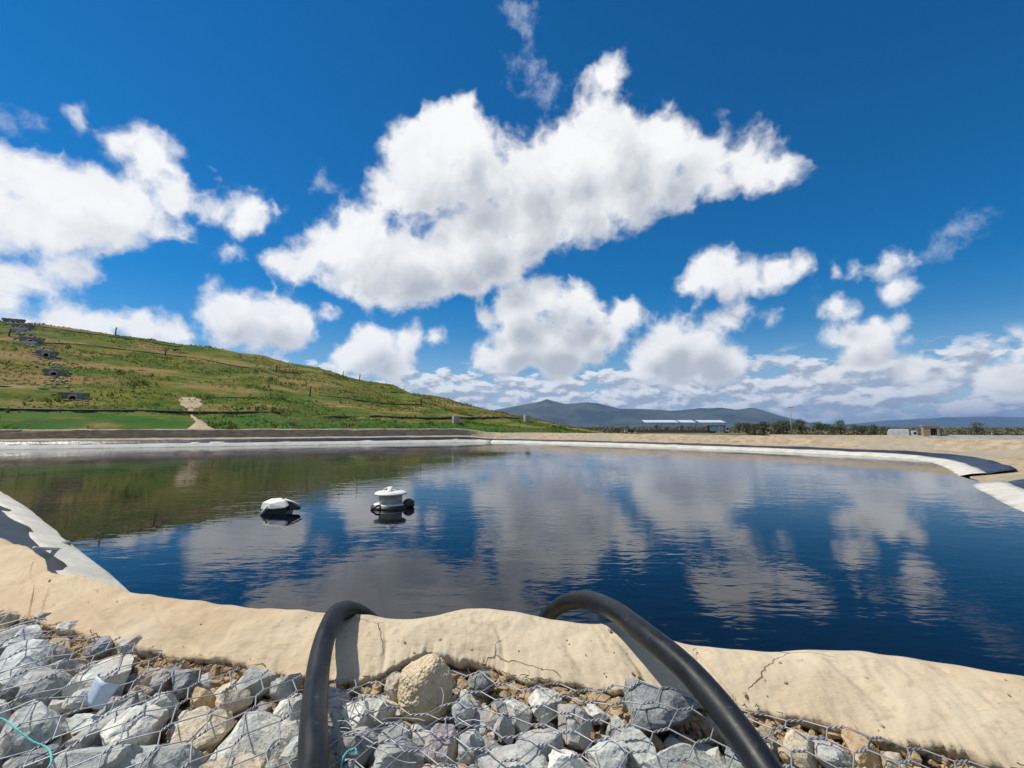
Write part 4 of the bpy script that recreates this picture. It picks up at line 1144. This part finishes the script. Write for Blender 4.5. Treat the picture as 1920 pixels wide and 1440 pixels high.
def make_soil_bed():
    m = speckled('loose_soil', (0.33, 0.235, 0.135), (0.24, 0.165, 0.095), 7.0, 0.95, 0.1, 0.8, 0.015, 60.0, (0.42, 0.31, 0.18))
    xs = np.arange(-5.2, 2.6, 0.022); rows = 46
    vs, fs = [], []
    for x in xs:
        y1 = lip_y(x) + 0.07; y0 = -0.9
        for k in range(rows):
            q = 1 - (1 - k / (rows - 1)) ** 1.6
            y = y0 + (y1 - y0) * q
            rise = max(0.0, 1 - (y1 - y) / 0.30)
            z = 0.575 + 0.095 * rise ** 1.5
            z += 0.020 * fbm(x * 9, y * 9, 3, 4) + 0.02 * abs(mnoise.noise((x * 22, y * 22, 1.0)))
            vs.append((x, y, z))
    for i in range(len(xs) - 1):
        for k in range(rows - 1): fs.append((i * rows + k, (i + 1) * rows + k, (i + 1) * rows + k + 1, i * rows + k + 1))
    o = mesh_obj('ground', vs, fs, m, None, True)
    o.name = 'soil_bed'
    if o.data.polygons[0].normal.z < 0: o.data.flip_normals()
    tag(o, kind='structure')
make_soil_bed()

# ---------------------------------------------------------------- stones
def stone_material():
    m, N, b = material('quarry_stone', 0.85, 0.25)
    oi = N.new('ShaderNodeObjectInfo')
    tcn = N.new('ShaderNodeTexCoord')
    p = N.vec('ADD', tcn.outputs['Object'], N.vec('SCALE', (1.0, 1.7, 2.3), scale=N.math('MULTIPLY', oi.outputs['Random'], 20.0)))
    wp = N.vec('ADD', world_pos(N), N.vec('SCALE', (1.0, 1.7, 2.3), scale=N.math('MULTIPLY', oi.outputs['Random'], 5.0)))
    n1 = N.noise(wp, 13.0, 5.0, 0.62); n2 = N.noise(wp, 75.0, 4.0, 0.65); n3 = N.noise(wp, 230.0, 2.0, 0.6)
    vein = N.math('ABSOLUTE', N.math('SUBTRACT', N.noise(N.vec('MULTIPLY', wp, (1.0, 0.35, 1.0)), 20.0, 4.0, 0.6), 0.5))
    base = oi.outputs['Color']
    base = N.mix(1.0, base, (1.12, 1.12, 1.10), 'MULTIPLY')
    c = N.mix(N.ramp(n1, 0.36, 0.66), base, N.mix(1.0, base, (0.62, 0.64, 0.66), 'MULTIPLY'))
    c = N.mix(N.ramp(n2, 0.50, 0.66, 0.0, 0.7), c, N.mix(1.0, base, (0.34, 0.35, 0.37), 'MULTIPLY'))
    c = N.mix(N.ramp(n3, 0.56, 0.72, 0.0, 0.45), c, (0.66, 0.65, 0.60))
    dust = N.noise(wp, 8.0, 5.0, 0.65)
    c = N.mix(N.ramp(dust, 0.55, 0.72, 0.0, 0.65), c, (0.50, 0.39, 0.25))
    c = N.mix(N.ramp(N.noise(wp, 34.0, 5.0, 0.7), 0.60, 0.70, 0.0, 0.6), c, (0.13, 0.125, 0.12))
    c = N.mix(N.ramp(vein, 0.018, 0.0, 0.0, 0.45), c, (0.50, 0.44, 0.36))
    N.put(b.inputs['Base Color'], c)
    bump(N, b, N.math('MULTIPLY_ADD', n3, 0.18, N.math('MULTIPLY_ADD', n2, 0.5, n1)), 0.75, 0.010)
    return m
M['stone'] = stone_material()

def rock_mesh(seed, sub=4, planes=13, rough=0.085, name='stone'):
    R = random.Random(seed); planes = R.randint(8, 17)
    bm = bmesh.new(); bmesh.ops.create_icosphere(bm, subdivisions=sub, radius=1.25)
    cuts = []
    for _ in range(planes):
        n = Vector((R.gauss(0, 1), R.gauss(0, 1), R.gauss(0, 1))).normalized()
        cuts.append((n, R.uniform(0.52, 0.95)))
    for v in bm.verts:
        co = v.co.copy()
        for _pass in range(2):
            for n, d in cuts:
                e = co.dot(n) - d
                if e > 0: co -= n * e
        k = mnoise.noise(co * 2.3 + Vector((seed, 0, 0))) * rough + mnoise.noise(co * 6.1 + Vector((0, seed, 0))) * rough * 0.5
        k += 0.35 * rough * abs(mnoise.noise(co * 11.0 + Vector((0, 0, seed)))) + 0.16 * rough * mnoise.noise(co * 24.0)
        v.co = co * (1 + k)
    lo = Vector([min(v.co[i] for v in bm.verts) for i in range(3)]); hi = Vector([max(v.co[i] for v in bm.verts) for i in range(3)])
    for v in bm.verts:
        v.co = Vector([(v.co[i] - (lo[i] + hi[i]) / 2) / ((hi[i] - lo[i]) / 2) for i in range(3)])
    me = bpy.data.meshes.new(name); bm.to_mesh(me); bm.free()
    me.materials.append(M['stone'])
    return me
ROCKS = [rock_mesh(100 + k) for k in range(34)]
TONE = {'a': (0.66, 0.68, 0.63), 'b': (0.44, 0.44, 0.41), 'w': (0.73, 0.71, 0.62), 'p': (0.45, 0.39, 0.36), 'd': (0.23, 0.24, 0.245), 'g': (0.52, 0.53, 0.485), 'k': (0.60, 0.50, 0.36), 'o': (0.60, 0.42, 0.23)}

gab = empty('gabion', (0, 0.9, 0.6))
tag(gab, 'wire basket gabion filled with broken grey stones in front of the tan berm', 'gabion')
RG = random.Random(5)
PLACED = []
STONE_OBJS = []
def put_stone(x, y, z, rx, ry, rz_, tone, tilt=0.22, yaw=None):
    o = bpy.data.objects.new('stone', RG.choice(ROCKS))
    COL.objects.link(o)
    t = TONE[tone]; j = RG.uniform(0.88, 1.10)
    o.color = (t[0] * j, t[1] * j, t[2] * j, 1.0)
    o.rotation_euler = (RG.uniform(-tilt, tilt), RG.uniform(-tilt, tilt), RG.uniform(-0.45, 0.45) if yaw is None else yaw)
    o.scale = (rx, ry, rz_)
    o.parent = gab
    o.location = (x, y - 0.9, z - 0.6)
    PLACED.append((x, y, (rx + ry) / 2)); STONE_OBJS.append(o)
for t in STONES.split():
    x, y, rx, ry, tone = t.split(',')
    x, y, rx, ry = float(x), float(y), float(rx) * 0.84, float(ry) * 0.84
    hz = max(0.036, 0.62 * min(rx, ry) + 0.014)
    z = 0.700 - hz * 0.60 + 0.012
    if tone == 'd' and rx > 0.1: z += 0.035; hz *= 0.8
    put_stone(x, y - 0.005, z, rx, ry, hz, tone, 0.24)
# fill between them, largest first
fill = 0
for rad, tries, zc in ((0.056, 2500, 0.662), (0.043, 5000, 0.664), (0.032, 9000, 0.668), (0.024, 14000, 0.672)):
    for _ in range(tries):
        if len(STONE_OBJS) >= 300: break
        x = RG.uniform(-3.1, 1.8); y = RG.uniform(0.80, 2.3)
        if x > 1.10 * y + 0.40 or x < -1.10 * y - 0.75: continue
        if y > lip_y(x) - 0.05 - rad * 0.6: continue
        if (x + 0.225) ** 2 + (y - 1.36) ** 2 < (0.075 + rad * 0.8) ** 2: continue
        if x > 0.50 and RG.random() < 0.55: continue
        if any((x - a) ** 2 + (y - b) ** 2 < ((c + rad) * 0.80) ** 2 for a, b, c in PLACED): continue
        tone = RG.choice('bbgggwaapdk' if x < 0.45 else 'kkkobgw')
        if y > lip_y(x) - 0.16: tone = RG.choice('kbgwgb')
        put_stone(x, y, zc + RG.uniform(-0.020, 0.020), rad * RG.uniform(0.95, 1.3), rad * RG.uniform(0.8, 1.05), rad * RG.uniform(0.6, 0.85), tone, 0.5, RG.uniform(-1.5, 1.5))

def make_chips():
    R = random.Random(40); vs, fs = [], []
    small = [rock_mesh(300 + k, 2, 9, 0.09, 'chip') for k in range(8)]
    data = [([v.co.copy() for v in m_.vertices], [tuple(p.vertices) for p in m_.polygons]) for m_ in small]
    for m_ in small: bpy.data.meshes.remove(m_)
    done = 0
    for _ in range(22000):
        if done >= 2100: break
        x = R.uniform(-3.0, 1.7); y = R.uniform(0.75, 2.3)
        if x > 1.1 * y + 0.4 or x < -1.1 * y - 0.75 or y > lip_y(x) - 0.03: continue
        rad = 0.011 + 0.026 * R.random() ** 1.4
        near_ = [c for a, b, c in PLACED if (x - a) ** 2 + (y - b) ** 2 < (c * 0.55 + rad * 0.3) ** 2]
        if near_: continue
        if x > 0.5 and R.random() < 0.5: continue
        V, F = R.choice(data); b0 = len(vs); done += 1
        rot = Matrix.Rotation(R.uniform(0, 6.3), 3, 'Z') @ Matrix.Rotation(R.uniform(-1, 1), 3, 'X') @ Matrix.Rotation(R.uniform(-1, 1), 3, 'Y')
        sc = Vector((rad * R.uniform(0.9, 1.5), rad, rad * R.uniform(0.5, 0.9))); z = 0.630 + R.uniform(-0.025, 0.025)
        for c in V:
            q = rot @ Vector((c.x * sc.x, c.y * sc.y, c.z * sc.z)); vs.append((q.x + x, q.y + y - 0.9, q.z + z - 0.6))
        fs += [tuple(b0 + i for i in f) for f in F]
    m, N, b = material('stone_chip', 0.9, 0.2)
    gi = N.new('ShaderNodeNewGeometry'); n2 = N.noise(gi.outputs['Position'], 90.0, 4.0, 0.65)
    c = N.mix(N.ramp(gi.outputs['Random Per Island'], 0.45, 0.55, smooth=False), (0.52, 0.52, 0.47), (0.36, 0.35, 0.33))
    c = N.mix(N.ramp(gi.outputs['Random Per Island'], 0.80, 0.84, smooth=False), c, (0.50, 0.38, 0.24))
    c = N.mix(N.ramp(n2, 0.50, 0.68, 0.0, 0.6), c, (0.22, 0.20, 0.18))
    N.put(b.inputs['Base Color'], c); bump(N, b, n2, 0.7, 0.005)
    o = mesh_obj('stone_chips', vs, fs, m, gab); o['kind'] = 'stuff'
make_chips()

# crumbs of soil and gravel along the torn lip and in the gaps: too many to count
def make_clods():
    vs, fs = [], []; R = random.Random(12)
    ico = bmesh.new(); bmesh.ops.create_icosphere(ico, subdivisions=1, radius=1.0)
    base = [v.co.copy() for v in ico.verts]; tri = [tuple(v.index for v in f.verts) for f in ico.faces]; ico.free()
    def clod(x, y, z, r):
        b = len(vs); s = R.random() * 50
        sx, sy, sz = R.uniform(0.8, 1.3), R.uniform(0.8, 1.3), R.uniform(0.6, 0.95)
        for c in base:
            k = 1 + 0.95 * mnoise.noise(c * 1.7 + Vector((s, 0, 0)))
            vs.append((x + c.x * r * k * sx, y + c.y * r * k * sy, z + c.z * r * k * sz))
        for t in tri: fs.append(tuple(b + i for i in t))
    for _ in range(4200):
        x = R.uniform(-2.7, 1.7); d = abs(R.gauss(0, 0.05)) + 0.0
        if x > 0.5: d *= 2.2
        y = lip_y(x) + 0.02 - d
        clod(x, y, 0.672 - 0.10 * min(1, d / 0.25) + R.uniform(-0.012, 0.012), 0.004 + 0.018 * R.random() ** 2.5)
    for _ in range(1500):
        x = R.uniform(-2.4, 1.6); y = R.uniform(0.7, lip_y(x))
        clod(x, y, 0.600 + R.uniform(-0.01, 0.012), R.uniform(0.005, 0.014))
    for _ in range(150):
        i = R.randrange(100, len(LIP) - 60); a = LIP[i]; c = CREST[i]; q = R.uniform(0.05, 0.95)
        clod(a[0] + (c[0] - a[0]) * q, a[1] + (c[1] - a[1]) * q, a[2] + (c[2] - a[2]) * math.sin(q * PI / 2) + 0.001, 0.0012 + 0.005 * R.random() ** 3)
    m = speckled('soil_crumbs', (0.47, 0.355, 0.21), (0.36, 0.26, 0.155), 9.0, 0.95, 0.1, 0.6, 0.006, 90.0)
    tag(mesh_obj('soil_crumbs', vs, fs, m), 'crumbs of tan soil and gravel along the torn edge of the berm', 'soil', kind='stuff')
make_clods()

def make_roots():
    """dry rootlets hanging out of the torn edge"""
    mb = MB(); R = random.Random(31)
    for _ in range(330):
        x = R.uniform(-2.6, 1.6)
        if R.random() < 0.5: x = R.choice((-1.75, -1.45, -1.0, -0.30, 0.1, 0.62, 1.0)) + R.gauss(0, 0.07)
        y = lip_y(x) + R.uniform(-0.03, 0.025); z = 0.69 + R.uniform(-0.02, 0.018); a = R.uniform(0, 2 * PI); P = []
        for k in range(7):
            P.append(Vector((x, y, z))); a += R.uniform(-0.8, 0.8); st = R.uniform(0.005, 0.013)
            x += st * math.cos(a); y += st * 0.7 * math.sin(a); z += R.uniform(-0.007, 0.006)
        mb.tube(P, [0.0013, 0.0012, 0.0011, 0.001, 0.0009, 0.0007, 0.0004], 4, False)
    tag(mb.build('rootlets', speckled('dry_roots', (0.11, 0.075, 0.05), (0.20, 0.145, 0.09), 30.0, 0.9, 0.1), None, True), 'fine dry rootlets along the torn edge of the berm', 'roots', kind='stuff')
make_roots()

# ---------------------------------------------------------------- wire netting draped over the stones
bpy.context.view_layer.update()
from mathutils.bvhtree import BVHTree
def build_bvh():
    vs, fs = [], []
    for o in STONE_OBJS:
        mw = Matrix.Translation(gab.location) @ (Matrix.Translation(o.location) @ o.rotation_euler.to_matrix().to_4x4() @ Matrix.Diagonal((*o.scale, 1)))
        b = len(vs); vs += [mw @ v.co for v in o.data.vertices]
        fs += [tuple(b + i for i in p.vertices) for p in o.data.polygons]
    return BVHTree.FromPolygons(vs, fs)
BVH = build_bvh()
def top_z(x, y):
    h = BVH.ray_cast(Vector((x, y, 3)), Vector((0, 0, -1)))
    z = h[0].z if h[0] is not None else 0.62
    if y > lip_y(x) - 0.05: z = max(z, 0.695)
    return z
GX0, GY0, GD = -3.0, 0.55, 0.028
gnx, gny = int(5.0 / GD), int(2.0 / GD)
HG = np.array([[top_z(GX0 + i * GD, GY0 + j * GD) for i in range(gnx)] for j in range(gny)])
MX = HG.copy()
for dy in range(-2, 3):
    for dx in range(-2, 3):
        MX = np.maximum(MX, np.roll(np.roll(HG, dy, 0), dx, 1))
for _ in range(5):
    MX = (MX + np.roll(MX, 1, 0) + np.roll(MX, -1, 0) + np.roll(MX, 1, 1) + np.roll(MX, -1, 1)) / 5
def net_z(x, y):
    i = min(gnx - 2, max(0, (x - GX0) / GD)); j = min(gny - 2, max(0, (y - GY0) / GD))
    a, b = int(i), int(j); u, v = i - a, j - b
    z = (MX[b, a] * (1 - u) + MX[b, a + 1] * u) * (1 - v) + (MX[b + 1, a] * (1 - u) + MX[b + 1, a + 1] * u) * v
    return max(z - 0.004, top_z(x, y) + 0.003) + 0.004
M['wire'] = speckled('galvanised_wire', (0.42, 0.43, 0.45), (0.30, 0.31, 0.33), 20.0, 0.5, 0.5, 0.05, 0.001, 200.0)
M['wire'].node_tree.nodes['Principled BSDF'].inputs['Metallic'].default_value = 0.35

def netting(name, inside, ang, ox, oy, pitch=0.072, D=0.080, r=0.0018):
    """hexagonal twisted mesh; ang = direction of the twists"""
    ca, sa = math.cos(ang), math.sin(ang)
    R = random.Random(int(ang * 100) + 3)
    jit = {}
    def W2(u, v, key):
        if key not in jit: jit[key] = (R.uniform(-0.005, 0.005), R.uniform(-0.005, 0.005))
        ju, jv = jit[key]
        wu = 0.02 * mnoise.noise((u * 3, v * 3, 4)); wv = 0.02 * mnoise.noise((u * 3, v * 3, 9))
        u, v = u + ju + wu, v + jv + wv
        x, y = ox + ca * u - sa * v, oy + sa * u + ca * v
        return x, y
    def line(p, q, n):
        out = []
        for k in range(n + 1):
            x = p[0] + (q[0] - p[0]) * k / n; y = p[1] + (q[1] - p[1]) * k / n
            out.append(Vector((x, y, net_z(x, y))))
        # a taut wire bridges hollows
        z0, z1 = out[0].z, out[-1].z
        for k, v in enumerate(out): v.z = max(v.z - 0.004, (v.z + 2.2 * (z0 + (z1 - z0) * k / n)) / 3.2)
        return out
    mb = MB()
    tw = 0.036
    for i in range(-40, 41):
        for j in range(-40, 41):
            u = i * pitch; v = j * D + (D / 2 if i % 2 else 0)
            a = W2(u - tw / 2, v, (i, j, 0)); b = W2(u + tw / 2, v, (i, j, 1))
            if inside(*a) and inside(*b):
                P = line(a, b, 8)
                d = (P[-1] - P[0]).normalized(); s = d.cross(Vector((0, 0, 1))).normalized(); up = s.cross(d)
                for ph in (0, PI):
                    H = []
                    for k, p in enumerate(P):
                        q = ph + k / 8 * PI * 3
                        H.append(p + (s * math.cos(q) + up * math.sin(q)) * r * 1.15)
                    mb.tube(H, r, 4, False)
            for dj in ((0, -1) if i % 2 == 0 else (1, 0)):
                c = W2((i + 1) * pitch - tw / 2, (j + dj) * D + (D / 2 if (i + 1) % 2 else 0), (i + 1, j + dj, 0))
                if inside(*b) and inside(*c):
                    mb.tube(line(b, c, 4), r, 4, False)
    return mb.build(name, M['wire'], gab, True)
def shift(o):
    o.location = -gab.location
shift(netting('wire_mesh', lambda x, y: x > -0.50 and x < 1.45 and 0.62 < y < lip_y(x) - 0.01, 0.10, 0.0, 1.1))
shift(netting('wire_mesh', lambda x, y: -2.9 < x < -0.42 and 0.62 < y < lip_y(x) - 0.0, 1.35, -1.2, 1.2, 0.088, 0.100))

def tangle():
    """slack cut ends of netting beside the boulder"""
    R = random.Random(77); mb = MB()
    for _ in range(16):
        x, y = R.uniform(-0.42, -0.10), R.uniform(1.10, 1.26)
        P = []; a = R.uniform(0, 6.3); z = net_z(x, y) + R.uniform(0, 0.02)
        for k in range(10):
            P.append(Vector((x, y, z)))
            a += R.uniform(-0.55, 0.55); x += 0.014 * math.cos(a); y += 0.010 * math.sin(a)
            z = max(net_z(x, y), z + R.uniform(-0.006, 0.006))
        mb.tube(smooth_pts(P, 1), 0.0013, 4, False)
    shift(mb.build('loose_wires', M['wire'], gab, True))
tangle()

# ---------------------------------------------------------------- boulder of crumbling mortar
def boulder():
    bm = bmesh.new(); bmesh.ops.create_icosphere(bm, subdivisions=6, radius=1.0)
    for v in bm.verts:
        n = v.co.copy()
        k = 1 + 0.13 * mnoise.noise(n * 1.5 + Vector((3, 0, 0))) + 0.035 * mnoise.noise(n * 5) + 0.03 * abs(mnoise.noise(n * 13)) + 0.016 * mnoise.noise(n * 27)
        v.co = Vector((n.x * 0.078, n.y * 0.070, n.z * 0.088)) * k
        if v.co.z < -0.06: v.co.x *= 0.92
    me = bpy.data.meshes.new('mortar_lump'); bm.to_mesh(me); bm.free()
    m, N, b = material('crumbly_mortar', 0.95, 0.1)
    p = object_pos(N)
    n1 = N.noise(p, 30.0, 4.0, 0.65); vo = N.voronoi(p, 120.0, 'F1'); n3 = N.noise(p, 12.0, 3.0)
    c = N.mix(N.ramp(n1, 0.35, 0.66), (0.66, 0.55, 0.36), (0.55, 0.43, 0.27))
    c = N.mix(N.ramp(vo, 0.30, 0.12, 0.0, 0.6), c, (0.62, 0.56, 0.45))
    c = N.mix(N.ramp(n3, 0.58, 0.68, 0.0, 0.5), c, (0.36, 0.30, 0.24))
    N.put(b.inputs['Base Color'], c)
    bump(N, b, N.math('SUBTRACT', n1, vo), 0.9, 0.006)
    me.materials.append(m)
    me.polygons.foreach_set('use_smooth', [True] * len(me.polygons))
    o = link(bpy.data.objects.new('mortar_lump', me)); o.location = (-0.243, 1.385, 0.715); o.rotation_euler = (0.1, 0.12, 0.3)
    tag(o, 'rounded lump of crumbly tan mortar sitting on the stones beside the upright hose', 'boulder')
boulder()

# ---------------------------------------------------------------- hoses
def hose_material():
    m, N, b = material('black_hose', 0.42, 0.32)
    p = world_pos(N)
    n1 = N.noise(p, 9.0, 4.0, 0.6); n2 = N.noise(p, 120.0, 3.0, 0.6); n3 = N.noise(p, 38.0, 3.0, 0.6)
    c = N.mix(N.ramp(n1, 0.35, 0.7), (0.006, 0.007, 0.009), (0.014, 0.016, 0.019))
    c = N.mix(N.ramp(n2, 0.70, 0.75, 0.0, 0.6), c, (0.22, 0.23, 0.23))
    c = N.mix(N.ramp(n3, 0.62, 0.74, 0.0, 0.28), c, (0.10, 0.095, 0.085))
    N.put(b.inputs['Base Color'], c)
    N.put(b.inputs['Roughness'], N.ramp(n1, 0.3, 0.7, 0.33, 0.55))
    bump(N, b, n3, 0.12, 0.003)
    return m
M['hose'] = hose_material()
def hose(P, r, label):
    C = catmull([Vector(p) for p in P], 14)
    tag(MB().tube([Vector(c) for c in C], r, 28).build('hose', M['hose'], None, True), label, 'hose', 'black hoses over the berm')
hose([(-0.30, 0.55, 0.665), (-0.33, 0.72, 0.72), (-0.37, 0.90, 0.748), (-0.405, 1.02, 0.762), (-0.442, 1.11, 0.772), (-0.500, 1.26, 0.775), (-0.55, 1.415, 0.797), (-0.574, 1.53, 0.820), (-0.586, 1.645, 0.826), (-0.572, 1.765, 0.785), (-0.53, 1.87, 0.70), (-0.50, 1.99, 0.57), (-0.47, 2.14, 0.36), (-0.45, 2.32, 0.10), (-0.43, 2.6, -0.3)],
     0.0305, 'black hose rising almost upright over the berm beside the tan mortar lump')
hose([(0.54, 0.45, 0.66), (0.53, 0.70, 0.715), (0.515, 0.90, 0.748), (0.505, 1.0, 0.770), (0.489, 1.07, 0.797), (0.462, 1.16, 0.828), (0.427, 1.27, 0.850), (0.372, 1.42, 0.862), (0.33, 1.60, 0.852), (0.28, 1.82, 0.806), (0.22, 2.0, 0.73), (0.165, 2.15, 0.63), (0.12, 2.28, 0.51), (0.07, 2.45, 0.30), (0.03, 2.65, 0.02), (0.0, 2.9, -0.35)],
     0.0315, 'black hose arching diagonally over the berm and down into the water')

# ---------------------------------------------------------------- litter on the stones, pipe and float at the left bank
def litter():
    m = speckled('milky_plastic', (0.62, 0.70, 0.80), (0.55, 0.63, 0.74), 12.0, 0.35, 0.5, 0.05, 0.002, 50.0)
    vs, fs = [], []; n = 14
    for i in range(7):
        z = i / 6
        for k in range(n + 1):
            a = -1.5 + 3.0 * k / n; rr = 0.030 + 0.010 * z + 0.002 * math.sin(5 * a)
            vs.append((rr * math.sin(a), -rr * math.cos(a), -0.042 + 0.09 * z))
    for i in range(6):
        for k in range(n): fs.append((i * (n + 1) + k, i * (n + 1) + k + 1, (i + 1) * (n + 1) + k + 1, (i + 1) * (n + 1) + k))
    o = mesh_obj('plastic_cup', vs, fs, m, None, True)
    sol = o.modifiers.new('thick', 'SOLIDIFY'); sol.thickness = 0.0015
    o.location = (-1.125, 1.36, net_z(-1.125, 1.36) + 0.008); o.rotation_euler = (-0.35, 0.30, -0.25); o.scale = (0.95, 0.7, 0.72)
    tag(o, 'split milky white plastic cup lying under the wire on the pale stones', 'cup')
    tw = speckled('teal_twine', (0.10, 0.50, 0.46), (0.16, 0.58, 0.52), 60.0, 0.6, 0.3, 0.3, 0.001, 300.0)
    def twine(pts, lift, label):
        C = catmull([Vector(p) for p in pts], 8)
        P = [Vector((c[0], c[1], max(c[2], net_z(c[0], c[1]) + lift))) for c in C]
        mb = MB()
        for ph in (0, 2.1, 4.2):
            H = []
            for k, p in enumerate(P):
                q = ph + k * 0.9
                H.append(p + Vector((math.cos(q) * 0.0014, 0.0, math.sin(q) * 0.0014)))
            mb.tube(H, 0.0013, 5)
        tag(mb.build('twine', tw, None, True), label, 'twine')
    twine([(-1.42, 1.22, 0.72), (-1.30, 1.225, 0.72), (-1.25, 1.22, 0.72), (-1.19, 1.195, 0.715), (-1.13, 1.175, 0.70), (-1.08, 1.16, 0.70), (-1.03, 1.12, 0.70), (-1.0, 1.08, 0.70), (-0.99, 1.0, 0.70)], 0.004, 'frayed teal twine snaking over the stones in the corner left of the pale slab')
    twine([(-0.362, 1.06, 0.70), (-0.372, 1.10, 0.71), (-0.366, 1.125, 0.722), (-0.352, 1.128, 0.722), (-0.345, 1.11, 0.71)], 0.005, 'short loop of teal twine beside the upright hose')
    P = [Vector((-4.22, 4.26, 0.38)), Vector((-4.45, 4.57, 0.30)), Vector((-4.80, 5.07, 0.17)), Vector((-5.13, 5.54, 0.045)), Vector((-5.22, 5.66, 0.015))]
    tag(MB().tube(P, 0.016, 12).build('thin_pipe', M['white_paint'], None, True), 'thin white pipe lying across the white strip down to the water', 'pipe')
    bm = bmesh.new(); bmesh.ops.create_icosphere(bm, subdivisions=3, radius=0.055)
    for v in bm.verts: v.co *= 1 + 0.08 * mnoise.noise(v.co * 20); v.co.z *= 0.8
    me = bpy.data.meshes.new('float_ball'); bm.to_mesh(me); bm.free(); me.materials.append(M['pale_concrete'])
    me.polygons.foreach_set('use_smooth', [True] * len(me.polygons))
    o = link(bpy.data.objects.new('float_ball', me)); o.location = (-5.36, 5.78, 0.045)
    tag(o, 'small pale float ball beside the end of the thin white pipe', 'float')
litter()
